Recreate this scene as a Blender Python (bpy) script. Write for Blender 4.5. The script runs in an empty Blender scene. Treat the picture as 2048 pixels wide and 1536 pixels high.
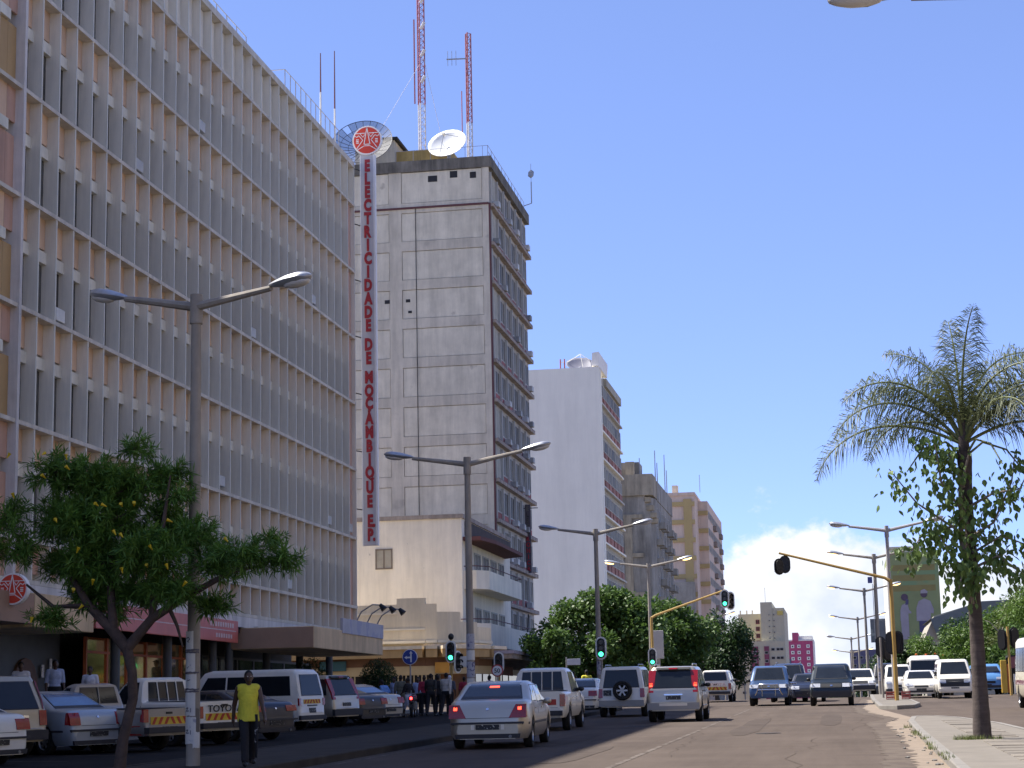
import bpy, bmesh, math, random
import numpy as np
from mathutils import Vector, Matrix
random.seed(7); rng = np.random.default_rng(7)
scene = bpy.context.scene
col = scene.collection
R = math.radians

# ---------------------------------------------------------------- camera
cam_d = bpy.data.cameras.new('camera')
cam = bpy.data.objects.new('camera', cam_d); col.objects.link(cam)
cam_d.sensor_width = 36.0; cam_d.lens = 3818.1/2048*36
cam_d.clip_start = 0.1; cam_d.clip_end = 9000
yaw, pit, rol = R(-9.523), R(9.817), R(-1.2084)
fw = Vector((math.sin(yaw)*math.cos(pit), math.cos(yaw)*math.cos(pit), math.sin(pit)))
rt = Vector((math.cos(yaw), -math.sin(yaw), 0)); up = rt.cross(fw)
c_, s_ = math.cos(rol), math.sin(rol)
rt, up = c_*rt + s_*up, -s_*rt + c_*up
cm = Matrix((rt, up, -fw)).transposed().to_4x4(); cm.translation = (0, 0, 1.5)
cam.matrix_world = cm
scene.camera = cam

# ---------------------------------------------------------------- sky and sun
SUN = Vector((-.63, .14, 1)).normalized()
sun_el = math.asin(SUN.z); sun_az = math.atan2(SUN.x, SUN.y)
world = bpy.data.worlds.new('World'); scene.world = world; world.use_nodes = True
wn = world.node_tree; wn.nodes.clear()
def wnode(t, **k):
    n = wn.nodes.new(t)
    for a, b in k.items(): setattr(n, a, b)
    return n
sky = wnode('ShaderNodeTexSky', sky_type='NISHITA', sun_disc=False, sun_elevation=sun_el, sun_rotation=sun_az,
            air_density=1.0, dust_density=0.05, ozone_density=3.0, altitude=7000)
bg = wnode('ShaderNodeBackground'); bg.inputs['Strength'].default_value = 0.15
wo = wnode('ShaderNodeOutputWorld')
tc = wnode('ShaderNodeTexCoord'); sep = wnode('ShaderNodeSeparateXYZ')
wn.links.new(tc.outputs['Generated'], sep.inputs[0])
mp = wnode('ShaderNodeMapping'); mp.inputs['Scale'].default_value = (1, 1, 1.35); mp.inputs['Location'].default_value = (4.123, 1.2, .727)
wn.links.new(tc.outputs['Generated'], mp.inputs[0])
n1 = wnode('ShaderNodeTexNoise'); n1.inputs['Scale'].default_value = 8; n1.inputs['Detail'].default_value = 12; n1.inputs['Roughness'].default_value = .60
wn.links.new(mp.outputs[0], n1.inputs['Vector'])
eb = wnode('ShaderNodeMapRange'); eb.inputs[1].default_value = .0; eb.inputs[2].default_value = .13; eb.inputs[3].default_value = .22; eb.inputs[4].default_value = -.17
wn.links.new(sep.outputs['Z'], eb.inputs[0])
ad = wnode('ShaderNodeMath', operation='ADD'); wn.links.new(n1.outputs[0], ad.inputs[0]); wn.links.new(eb.outputs[0], ad.inputs[1])
mk = wnode('ShaderNodeMapRange', interpolation_type='SMOOTHSTEP'); mk.inputs[1].default_value = .54; mk.inputs[2].default_value = .62; mk.inputs[4].default_value = .97
wn.links.new(ad.outputs[0], mk.inputs[0])
n2 = wnode('ShaderNodeTexNoise'); n2.inputs['Scale'].default_value = 16; n2.inputs['Detail'].default_value = 6
wn.links.new(mp.outputs[0], n2.inputs['Vector'])
cr = wnode('ShaderNodeValToRGB'); cr.color_ramp.elements[0].position = .36; cr.color_ramp.elements[0].color = (.62,.68,.84,1)
cr.color_ramp.elements[1].position = .58; cr.color_ramp.elements[1].color = (.93, .93, .93, 1)
wn.links.new(n2.outputs[0], cr.inputs[0])
cs = wnode('ShaderNodeMix', data_type='RGBA', blend_type='MULTIPLY'); cs.inputs[0].default_value = 1
wn.links.new(cr.outputs[0], cs.inputs[6]); cs.inputs[7].default_value = (4.2, 4.2, 4.2, 1)
tint = wnode('ShaderNodeMix', data_type='RGBA', blend_type='MULTIPLY'); tint.inputs[0].default_value = 1
gm = wnode('ShaderNodeGamma'); gm.inputs[1].default_value = .66; wn.links.new(sky.outputs[0], gm.inputs[0])
wn.links.new(gm.outputs[0], tint.inputs[6]); tint.inputs[7].default_value = (1.14, 1.21, 1.64, 1)
mx = wnode('ShaderNodeMix', data_type='RGBA')
wn.links.new(mk.outputs[0], mx.inputs[0]); wn.links.new(tint.outputs[2], mx.inputs[6]); wn.links.new(cs.outputs[2], mx.inputs[7])
wn.links.new(mx.outputs[2], bg.inputs[0]); wn.links.new(bg.outputs[0], wo.inputs[0])

sd = bpy.data.lights.new('sun', 'SUN'); sd.energy = 5.0; sd.angle = R(.53); sd.color = (1, .95, .87)
so = bpy.data.objects.new('sun', sd); col.objects.link(so)
so.rotation_euler = SUN.to_track_quat('Z', 'Y').to_euler(); so.location = (0, 0, 80)

scene.render.engine = 'CYCLES'
scene.view_settings.view_transform = 'Standard'; scene.view_settings.look = 'None'
scene.view_settings.exposure = 1.0; scene.view_settings.gamma = 1.0; scene.view_settings.use_curve_mapping = False
scene.cycles.max_bounces = 6; scene.cycles.transparent_max_bounces = 8

# ---------------------------------------------------------------- helpers
GY = [-200, 0, 112, 150, 180, 214, 300, 1000, 4000]
GZ = [-3.66, 0, 2.05, 2.0, 1.7, 1.0, 0.0, -3.0, -6.0]
def gz(y): return float(np.interp(y, GY, GZ))
ORG = {}
def tag(o, label=None, cat=None, group=None, kind=None):
    if label: o['label'] = label
    if cat: o['category'] = cat
    if group: o['group'] = group
    if kind: o['kind'] = kind
    return o
def empty(name, loc, rz=0, label=None, cat=None, group=None, slope=False):
    o = bpy.data.objects.new(name, None); col.objects.link(o); o.empty_display_size = .3
    o.location = loc
    if slope and loc[1] < 112:
        n = Vector((0, -.0183, 1)).normalized(); h = Vector((-math.sin(rz), math.cos(rz), 0))
        h = (h - n*h.dot(n)).normalized(); x = h.cross(n)
        o.rotation_euler = Matrix((x, h, n)).transposed().to_euler()
    else: o.rotation_euler = (0, 0, rz)
    ORG[o.name] = Vector(loc) if rz == 0 and not slope else None
    tag(o, label, cat, group)
    return o
class MB:
    """collects shapes; build() links them as ONE mesh object"""
    def __init__(s): s.v = []; s.f = []; s.mi = []; s.cur = 0
    def add(s, vs, fs):
        b = len(s.v); s.v += [tuple(v) for v in vs]; s.f += [tuple(b+i for i in f) for f in fs]; s.mi += [s.cur]*len(fs); return s
    def box(s, x0, x1, y0, y1, z0, z1):
        return s.add([(x0,y0,z0),(x1,y0,z0),(x1,y1,z0),(x0,y1,z0),(x0,y0,z1),(x1,y0,z1),(x1,y1,z1),(x0,y1,z1)],
                     [(0,3,2,1),(4,5,6,7),(0,1,5,4),(1,2,6,5),(2,3,7,6),(3,0,4,7)])
    def cbox(s, c, d): return s.box(c[0]-d[0]/2,c[0]+d[0]/2,c[1]-d[1]/2,c[1]+d[1]/2,c[2]-d[2]/2,c[2]+d[2]/2)
    def bbox(s, x0, x1, y0, y1, z0, z1, b=.03):
        """box with chamfered edges"""
        bm = bmesh.new(); bmesh.ops.create_cube(bm, size=1)
        for v in bm.verts: v.co = ((x0+x1)/2+v.co.x*(x1-x0), (y0+y1)/2+v.co.y*(y1-y0), (z0+z1)/2+v.co.z*(z1-z0))
        bmesh.ops.bevel(bm, geom=bm.edges[:], offset=b, segments=2, affect='EDGES', profile=.6)
        bm.verts.index_update(); s.add([v.co[:] for v in bm.verts], [[v.index for v in f.verts] for f in bm.faces]); bm.free(); return s
    def tube(s, pts, rad, n=8, cap=True, sx=1.0):
        pts = [Vector(p) for p in pts]; m = len(pts)
        if not hasattr(rad, '__len__'): rad = [rad]*m
        vs = []; ref = None
        for i, p in enumerate(pts):
            t = (pts[min(i+1, m-1)]-pts[max(i-1, 0)]).normalized()
            if ref is None: ref = Vector((1,0,0)) if abs(t.x) < .8 else Vector((0,1,0))
            a = (ref - t*ref.dot(t)).normalized(); ref = a; b = t.cross(a)
            for k in range(n):
                an = 2*math.pi*k/n; vs.append(p + a*math.cos(an)*rad[i]*sx + b*math.sin(an)*rad[i])
        fs = [(i*n+k, i*n+(k+1)%n, (i+1)*n+(k+1)%n, (i+1)*n+k) for i in range(m-1) for k in range(n)]
        if cap: fs += [tuple(range(n-1,-1,-1)), tuple(range((m-1)*n, m*n))]
        return s.add(vs, fs)
    def cone(s, p0, p1, r0, r1=None, n=10): return s.tube([p0, p1], [r0, r0 if r1 is None else r1], n)
    def prism(s, poly, axis, a, b):
        """poly in the two other axes, extruded along axis from a to b"""
        n = len(poly)
        def P(q, t):
            return {'x': (t, q[0], q[1]), 'y': (q[0], t, q[1]), 'z': (q[0], q[1], t)}[axis]
        return s.add([P(q, a) for q in poly]+[P(q, b) for q in poly],
                     [tuple(range(n)), tuple(range(2*n-1, n-1, -1))]+[(i, (i+1)%n, n+(i+1)%n, n+i) for i in range(n)])
    def ell(s, c, r, sub=2, mat=None):
        bm = bmesh.new(); bmesh.ops.create_icosphere(bm, subdivisions=sub, radius=1)
        vs = [(c[0]+v.co.x*r[0], c[1]+v.co.y*r[1], c[2]+v.co.z*r[2]) for v in bm.verts]
        bm.verts.index_update(); s.add(vs, [[v.index for v in f.verts] for f in bm.faces]); bm.free(); return s
    def caps(s, p0, p1, r0, r1):
        p0, p1 = Vector(p0), Vector(p1); s.ell(p0, (r0,)*3, 2); s.ell(p1, (r1,)*3, 2)
        return s.tube([p0, p1], [r0, r1], 12)
    def lathe(s, prof, c, axis='z', n=16, close=False):
        vs = []
        for r, h in prof:
            for k in range(n):
                a = 2*math.pi*k/n; u, w = r*math.cos(a), r*math.sin(a)
                p = {'z': (u, w, h), 'y': (u, h, w), 'x': (h, u, w)}[axis]
                vs.append((c[0]+p[0], c[1]+p[1], c[2]+p[2]))
        m = len(prof); fs = [(i*n+k, i*n+(k+1)%n, (i+1)*n+(k+1)%n, (i+1)*n+k) for i in range(m-1) for k in range(n)]
        if close: fs += [tuple(range(n)), tuple(range((m-1)*n, m*n))]
        return s.add(vs, fs)
    def mesh(s, name, mats, smooth=None):
        me = bpy.data.meshes.new(name); me.from_pydata(s.v, [], s.f)
        bm = bmesh.new(); bm.from_mesh(me); bmesh.ops.recalc_face_normals(bm, faces=bm.faces); bm.to_mesh(me); bm.free()
        if not isinstance(mats, (list, tuple)): mats = [mats]
        for m in mats: me.materials.append(m)
        if len(mats) > 1: me.polygons.foreach_set('material_index', s.mi)
        if smooth is not None:
            me.polygons.foreach_set('use_smooth', [True]*len(me.polygons)); me.set_sharp_from_angle(angle=R(smooth))
        return me
    def build(s, name, mats, parent=None, smooth=None, **t):
        me = s.mesh(name, mats, smooth)
        return link(name, me, parent, world=True, **t)
def link(name, me, parent=None, loc=(0,0,0), rot=(0,0,0), scale=(1,1,1), world=False, **t):
    """world=True: the mesh holds world coordinates and is moved into the frame of an unrotated parent"""
    o = bpy.data.objects.new(name, me); col.objects.link(o)
    o.location = loc; o.rotation_euler = rot; o.scale = scale
    if parent is not None:
        o.parent = parent
        org = ORG.get(parent.name)
        if world and org is not None: o.location = Vector(loc) - org
    tag(o, **t)
    return o
# ---------------------------------------------------------------- materials
MATS = {}
def mat(name, c, rough=.75, metal=0.0, var=.14, vs=1.5, bump=0.0, bs=30, coat=0.0, emit=0.0, ecol=None, streak=0.0, sz=(1.6,1.6,.16), rnd=0.0, spec=.5, trans=0.0, blot=None):
    if name in MATS: return MATS[name]
    m = bpy.data.materials.new(name); m.use_nodes = True; nt = m.node_tree; N = nt.nodes; L = nt.links
    b = N['Principled BSDF']; b.inputs['Roughness'].default_value = rough; b.inputs['Metallic'].default_value = metal
    b.inputs['Coat Weight'].default_value = coat; b.inputs['Coat Roughness'].default_value = .06; b.inputs['Specular IOR Level'].default_value = spec
    t = N.new('ShaderNodeTexCoord'); out = None
    def mul(fac_socket, prev):
        x = N.new('ShaderNodeMix'); x.data_type = 'RGBA'; x.blend_type = 'MULTIPLY'; x.inputs[0].default_value = 1
        if prev is None: x.inputs[6].default_value = (*c, 1)
        else: L.new(prev, x.inputs[6])
        L.new(fac_socket, x.inputs[7]); return x.outputs[2]
    def rng_(sock, lo, hi, a=.25, z=.75):
        r = N.new('ShaderNodeMapRange'); r.inputs[1].default_value = a; r.inputs[2].default_value = z; r.inputs[3].default_value = lo; r.inputs[4].default_value = hi
        L.new(sock, r.inputs[0]); return r.outputs[0]
    if var:
        n = N.new('ShaderNodeTexNoise'); n.inputs['Scale'].default_value = vs; n.inputs['Detail'].default_value = 6; n.inputs['Roughness'].default_value = .65
        L.new(t.outputs['Object'], n.inputs['Vector']); out = mul(rng_(n.outputs[0], 1-var, 1+var), out)
    if streak:
        mpn = N.new('ShaderNodeMapping'); mpn.inputs['Scale'].default_value = sz; L.new(t.outputs['Object'], mpn.inputs[0])
        n = N.new('ShaderNodeTexNoise'); n.inputs['Scale'].default_value = 1; n.inputs['Detail'].default_value = 8; n.inputs['Roughness'].default_value = .7
        L.new(mpn.outputs[0], n.inputs['Vector']); out = mul(rng_(n.outputs[0], 1-streak, 1.04, .34, .6), out)
    if rnd:
        oi = N.new('ShaderNodeObjectInfo'); out = mul(rng_(oi.outputs['Random'], 1-rnd, 1+rnd, 0, 1), out)
    if blot:
        n = N.new('ShaderNodeTexNoise'); n.inputs['Scale'].default_value = blot[1]; n.inputs['Detail'].default_value = 5; L.new(t.outputs['Object'], n.inputs['Vector'])
        x = N.new('ShaderNodeMix'); x.data_type = 'RGBA'; L.new(rng_(n.outputs[0], 0, 1, blot[2], blot[2]+.06), x.inputs[0])
        if out is None: x.inputs[6].default_value = (*c, 1)
        else: L.new(out, x.inputs[6])
        x.inputs[7].default_value = (*blot[0], 1); out = x.outputs[2]
    if out is None: b.inputs['Base Color'].default_value = (*c, 1)
    else: L.new(out, b.inputs['Base Color'])
    if bump:
        n = N.new('ShaderNodeTexNoise'); n.inputs['Scale'].default_value = bs; n.inputs['Detail'].default_value = 5; L.new(t.outputs['Object'], n.inputs['Vector'])
        bp = N.new('ShaderNodeBump'); bp.inputs['Strength'].default_value = bump; bp.inputs['Distance'].default_value = .02
        L.new(n.outputs[0], bp.inputs['Height']); L.new(bp.outputs[0], b.inputs['Normal'])
    if emit:
        b.inputs['Emission Color'].default_value = (*(ecol or c), 1); b.inputs['Emission Strength'].default_value = emit
    if trans:
        tr = N.new('ShaderNodeBsdfTranslucent'); tr.inputs[0].default_value = (c[0]*1.6, c[1]*1.7, c[2]*.8, 1)
        if out is not None: L.new(out, tr.inputs[0])
        ms = N.new('ShaderNodeMixShader'); ms.inputs[0].default_value = trans
        L.new(b.outputs[0], ms.inputs[1]); L.new(tr.outputs[0], ms.inputs[2]); L.new(ms.outputs[0], N['Material Output'].inputs[0])
    MATS[name] = m; return m
def sr(r, g, b):
    f = lambda u: ((u/255)/12.92 if u/255 <= .04045 else ((u/255+.055)/1.055)**2.4)
    return (f(r), f(g), f(b))
_txt = {}
def evaluated_mesh(o):
    """mesh of one object with its modifiers, worked out in a throw-away scene"""
    sc = bpy.data.scenes.new('bench'); sc.collection.objects.link(o); vl = sc.view_layers[0]; vl.update()
    me = bpy.data.meshes.new_from_object(o.evaluated_get(vl.depsgraph)); sc.collection.objects.unlink(o); bpy.data.scenes.remove(sc)
    return me
def text_mesh(body, size, depth, m, bold=.02, xs=1.0):
    """lettering as a flat mesh in the x-z plane, centred, facing -y"""
    k = (body, size, depth, m.name, bold, xs)
    if k in _txt: return _txt[k]
    cu = bpy.data.curves.new('lettering', 'FONT'); cu.body = body; cu.size = size; cu.extrude = depth/2; cu.offset = bold*size
    cu.align_x = 'CENTER'; cu.align_y = 'CENTER'; cu.resolution_u = 3
    o = bpy.data.objects.new('lettering', cu); me = evaluated_mesh(o)
    bpy.data.objects.remove(o); bpy.data.curves.remove(cu)
    me.transform(Matrix.Scale(xs, 4, (1,0,0))); me.transform(Matrix.Rotation(R(90), 4, 'X'))
    n = len(me.vertices); a = np.zeros(n*3); me.vertices.foreach_get('co', a); a = a.reshape(-1,3)
    a[:,0] -= (a[:,0].min()+a[:,0].max())/2; a[:,2] -= (a[:,2].min()+a[:,2].max())/2; me.vertices.foreach_set('co', a.ravel())
    me.materials.clear(); me.materials.append(m); _txt[k] = me; return me
def stadium(w, h, n=6, cx=0, cz=0):
    r = w/2; p = []
    for k in range(n+1): a = math.pi*k/n; p.append((cx+r*math.cos(a), cz+h/2-r+r*math.sin(a)))
    for k in range(n+1): a = math.pi+math.pi*k/n; p.append((cx+r*math.cos(a), cz-h/2+r+r*math.sin(a)))
    return p
def ngon(r, n=24, cx=0, cz=0): return [(cx+r*math.cos(2*math.pi*k/n), cz+r*math.sin(2*math.pi*k/n)) for k in range(n)]

m_concrete = mat('weathered concrete', (.56,.505,.405), .9, var=.16, vs=.6, bump=.3, streak=.22, blot=((.38,.34,.28), .35, .62))
m_white = mat('white paint', (.72,.70,.64), .7, var=.08, streak=.12)
m_metal = mat('galvanised steel', (.30,.30,.31), .45, .6, var=.2, vs=5)
m_black = mat('black plastic', (.012,.012,.013), .5, var=.1)
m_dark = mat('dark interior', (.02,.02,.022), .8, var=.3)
m_glass = mat('window glass', (.035,.04,.048), .08, var=.25, vs=1.2, spec=.6, rnd=.35)
m_rail = mat('painted rail', (.28,.28,.30), .5, .3)
# ---------------------------------------------------------------- ground, roads, pavements
m_earth = mat('sandy earth', (.20,.15,.105), .95, var=.3, vs=.4, bump=.5, bs=8)
m_asph = mat('old asphalt', (.098,.078,.066), 1.0, spec=.08, var=.16, vs=.35, bump=.35, bs=60, streak=.14, sz=(1.1,.06,1), blot=((.082,.065,.056), .22, .60))
m_asph2 = mat('side road asphalt', (.09,.075,.068), 1.0, spec=.08, var=.2, vs=.5, bump=.35, bs=60, blot=((.06,.055,.055), .3, .58))
m_pave = mat('pavement concrete', (.165,.145,.12), .9, var=.2, vs=1.3, bump=.3)
m_kerb = mat('kerb stone', (.20,.185,.165), .9, var=.25, vs=2, bump=.3)
m_sand = mat('loose sand', (.215,.168,.125), .95, var=.22, vs=2.5, bump=.6, bs=25)
m_line = mat('worn road paint', (.15,.128,.112), 1.0, spec=.08, var=.25, vs=3, blot=((.098,.08,.069), 3.5, .45))
YS = [-40, 0, 20, 40, 60, 80, 100, 112, 125, 140, 150, 165, 180, 197, 214, 250, 300, 450, 650, 1000]
def sheet(name, x0, x1, ys, dz, m, parent=None, nx=1, **t):
    vs = []; fs = []
    for y in ys:
        for i in range(nx+1): vs.append((x0+(x1-x0)*i/nx, y, gz(y)+dz))
    w = nx+1
    for j in range(len(ys)-1):
        for i in range(nx): fs.append((j*w+i, j*w+i+1, (j+1)*w+i+1, (j+1)*w+i))
    mb = MB(); mb.add(vs, fs); return mb.build(name, m, parent, **t)
sheet('ground', -900, 900, [-200]+YS+[2000, 4000], -.02, m_earth, nx=6, kind='structure')
sheet('road', -20.6, 13.5, YS, 0.0, m_asph, kind='structure')
sheet('service_road', -20.59, -12.6, [-40, 0, 20, 40, 60, 80, 89], .004, mat('shade-darkened service road asphalt', (.020,.018,.0175), 1.0, spec=.08, var=.25, vs=.5, bump=.35, bs=60, blot=((.014,.013,.013), .4, .55)), kind='structure')  # asphalt colour darkened to paint in the shade over this lane
sheet('side_road', -160, -20.59, [96, 104, 112, 113.5], -.004, m_asph2, kind='structure')
sheet('side_road', 13.49, 160, [96, 104, 112, 113.5], -.004, m_asph2, kind='structure')
def raised(name, poly, h, m, top_m=None, kerbw=.16):
    """a kerbed island: poly is a plan outline (counter-clockwise), top h above the ground"""
    n = len(poly); cx = sum(p[0] for p in poly)/n; cy = sum(p[1] for p in poly)/n
    mb = MB(); vs = [(x, y, gz(y)-.05) for x, y in poly]+[(x, y, gz(y)+h-.02) for x, y in poly]
    inn = []
    for i in range(n):
        p0, p1, p2 = [Vector((*poly[(i+k)%n], 0)) for k in (-1, 0, 1)]
        d1 = (p1-p0).normalized(); d2 = (p2-p1).normalized(); nn = Vector((-(d1+d2).y, (d1+d2).x, 0)).normalized()
        q = p1 + nn*kerbw; inn.append((q.x, q.y)); e = p1+nn*.02
        vs.append((e.x, e.y, gz(e.y)+h))
    vs += [(x, y, gz(y)+h) for x, y in inn]
    fs = [(i+a*n, (i+1)%n+a*n, (i+1)%n+(a+1)*n, i+(a+1)*n) for a in range(3) for i in range(n)]
    mb.add(vs, fs); k = mb.build(name, m, kind='structure')
    tp = MB(); tp.add([(x, y, gz(y)+h-.006) for x, y in inn], [tuple(range(n))]); tp.build('paving', top_m or m, k)
    return k
def rect(x0, x1, y0, y1, step=20):
    ys = list(np.arange(y0, y1, step))+[y1]
    return [(x0, y0)]+[(x1, y) for y in ys]+[(x0, y) for y in reversed(ys[1:])]
raised('pavement', rect(-60, -20.6, -20, 95), .14, m_kerb, m_pave)
raised('pavement', rect(-60, -19.2, 114, 420), .14, m_kerb, m_pave)
raised('pavement', rect(13.5, 60, -20, 95), .14, m_kerb, m_pave)
raised('pavement', rect(13.5, 60, 114, 420), .14, m_kerb, m_pave)
lm = [(-12.6,-10)]+[(-9.75,y) for y in (-10,10,30,50,70,86)]+[(-10.1,88),(-11.1,88.8),(-12.2,88)]+[(-12.6,y) for y in (86,70,50,30,10)]
m_dkp = mat('shade-darkened median paving', (.06,.052,.045), 1.0, spec=.1, var=.25, vs=1.3, bump=.3)  # darker than the other paving: street shade put into the colour
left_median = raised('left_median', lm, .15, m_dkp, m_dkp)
raised('left_median', [(-12.0,109.5),(-11.0,108.8),(-10.1,109.5),(-9.75,111),(-9.75,140),(-9.75,200),(-12.6,200),(-12.6,140),(-12.6,111)], .15, m_kerb, m_pave)
rm = [(1.25,-10),(4.3,-10),(4.3,20),(4.2,40),(3.9,50),(3.3,56.5),(2.75,59),(2.3,59.6),(1.95,58.6),(1.72,54),(1.62,45),(1.55,30),(1.4,10)]
right_median = raised('right_median', rm, .13, m_kerb, m_pave)
raised('traffic_island', [(1.35,76.5),(2.0,75.2),(2.7,76.8),(3.1,81),(3.1,95),(2.9,112),(2.9,160),(1.5,160),(1.5,112),(1.35,95)], .15, m_kerb, m_pave)
# concrete paving slabs on the palm's median: each slab a piece of its own
slab_meshes = []
for k in range(3):
    mb = MB(); mb.bbox(-.42, .42, -.295, .295, -.03, .004+.004*k, .006)
    slab_meshes.append(mb.mesh('paving_slab', mat('paving slab %d' % k, [(.165,.142,.115),(.15,.13,.107),(.18,.156,.128)][k], .9, var=.22, vs=2.2, bump=.3, rnd=.14)))
for j in range(46):
    y = 29.5+.62*j
    for i in range(3):
        x = 2.12+.86*i
        lim = float(np.interp(y, [30, 40, 50, 56.5, 59], [4.1, 4.0, 3.7, 3.1, 2.6])); lo = float(np.interp(y, [30, 45, 54, 58.6], [1.72, 1.8, 1.9, 2.15]))
        if x+.42 > lim or x-.42 < lo or (abs(x-2.65) < .62 and abs(y-39.1) < .5) or random.random() < .05: continue
        link('paving_slab', random.choice(slab_meshes), right_median, (x+random.uniform(-.01,.01), y, gz(y)+.128+random.uniform(-.004,.004)), (R(1.05), R(random.uniform(-.5,.5)), R(random.uniform(-.7,.7))))
# sand washed against the kerb, blown onto the road
def blob_sheet(name, pts, dz, m, **t):
    mb = MB(); mb.add([(x, y, gz(y)+dz) for x, y in pts], [tuple(range(len(pts)))]); return mb.build(name, m, **t)
def ragged(x0f, x1f, y0, y1, n):
    ys = np.linspace(y0, y1, n)
    return [(x1f(y), y) for y in ys]+[(x0f(y)+random.uniform(-.11,.11), y+random.uniform(-.1,.1)) for y in reversed(ys)]
m_dust = mat('dusty asphalt', (.118,.096,.080), 1.0, spec=.08, var=.2, vs=1.2, bump=.4, bs=40, blot=((.097,.078,.067), 1.6, .50))
blob_sheet('sand_verge', ragged(lambda y: float(np.interp(y, [20, 32, 45, 56, 64], [.5, .62, .75, .6, 1.5])), lambda y: float(np.interp(y, [20, 45, 54, 58.6, 64], [1.5, 1.66, 1.76, 1.99, 2.4])), 20, 64, 140), .004, m_dust, kind='stuff')
blob_sheet('sand_verge', ragged(lambda y: float(np.interp(y, [58, 70, 80, 104], [1.5, .45, .35, .9])), lambda y: float(np.interp(y, [58, 70, 76.5, 104], [2.2, 1.7, 1.37, 1.45])), 58, 104, 90), .005, m_dust, kind='stuff')
blob_sheet('sand_verge', ragged(lambda y: float(np.interp(y, [20, 32, 45, 56, 62], [1.0, 1.12, 1.25, 1.15, 1.8])), lambda y: float(np.interp(y, [20, 45, 54, 58.6, 62], [1.5, 1.66, 1.76, 1.99, 2.3])), 20, 62, 160), .007, m_sand, kind='stuff')
blob_sheet('sand_verge', ragged(lambda y: float(np.interp(y, [60, 70, 80, 100], [1.7, .95, .8, 1.2])), lambda y: float(np.interp(y, [60, 70, 76.5, 100], [2.2, 1.7, 1.37, 1.45])), 60, 100, 90), .008, m_sand, kind='stuff')
# lane marking between the carriageway's lanes, worn
for k, (y0, y1) in enumerate([(14, 26), (27, 41.5), (42.3, 53), (54, 68), (70, 82)]):
    sheet('lane_marking', -3.96, -3.85, [y0, y1], .005, m_line, kind='structure')
sheet('lane_marking', -9.45, -9.36, [30, 50, 70, 85], .005, m_line, kind='structure')
# bay lines of the parking strip
for k in range(12):
    y = 40+2.9*k; mb = MB(); mb.add([(-20.5, y, gz(y)+.009), (-16.2, y-1.2, gz(y-1.2)+.009), (-16.2, y-1.1, gz(y-1.1)+.009), (-20.5, y+.1, gz(y+.1)+.009)], [(0,1,2,3)])
    mb.build('lane_marking', m_line, kind='structure')
# repair patches, a manhole cover and cracks in the carriageway
m_patch = mat('tar repair patch', (.082,.066,.057), 1.0, spec=.08, var=.2, vs=1.5, bump=.4, bs=60); m_iron = mat('cast iron', (.045,.04,.038), .6, .5, var=.3, vs=10)
def patch_(x, y, w, l, rot=0):
    n = 12; pts = []
    for k in range(n):
        a = 2*math.pi*k/n; px, py = max(-1, min(1, 1.25*math.cos(a)))*w, max(-1, min(1, 1.25*math.sin(a)))*l
        pts.append((x+px+random.uniform(-.06,.06), y+py+random.uniform(-.3,.3)))
    blob_sheet('repair_patch', pts, .006, m_patch, kind='structure')
for q in ((-6.6,47,.4,4.5),(-2.6,56,.35,8),(-.4,62,.3,7),(-5.2,38,.35,4)): patch_(*q)
for x, y in ((-1.9, 49), (-6.2, 58)):
    mb = MB(); mb.lathe([(0,gz(y)+.012),(.31,gz(y)+.012),(.33,gz(y)+.004)], (x, y, 0), n=24); mb.build('manhole_cover', m_iron, label='round iron manhole cover in the %s lane' % ('right' if x > -4 else 'left'), cat='manhole cover')
def crack(pts, w):
    mb = MB()
    for (xa, ya), (xb, yb) in zip(pts[:-1], pts[1:]):
        d = Vector((xb-xa, yb-ya)).normalized(); nx, ny = -d.y*w, d.x*w
        mb.add([(xa+nx,ya+ny,gz(ya)+.0075),(xb+nx,yb+ny,gz(yb)+.0075),(xb-nx,yb-ny,gz(yb)+.0075),(xa-nx,ya-ny,gz(ya)+.0075)], [(0,1,2,3)])
    mb.build('road_crack', m_patch, kind='structure')
for x, y, n in ((-.8,31,14),(-3.2,36,16),(-5.8,40,12),(.2,50,12),(-2.4,62,10)):
    p = [(x, y)]
    for k in range(n): p.append((p[-1][0]+random.uniform(-.22,.22), p[-1][1]+random.uniform(.5,1.5)))
    crack(p, .006)
for k in range(4): crack([(-4.0+.9*q+random.uniform(-.1,.1), 38+9*k+random.uniform(-.4,.4)) for q in range(7)], .006)
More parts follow.
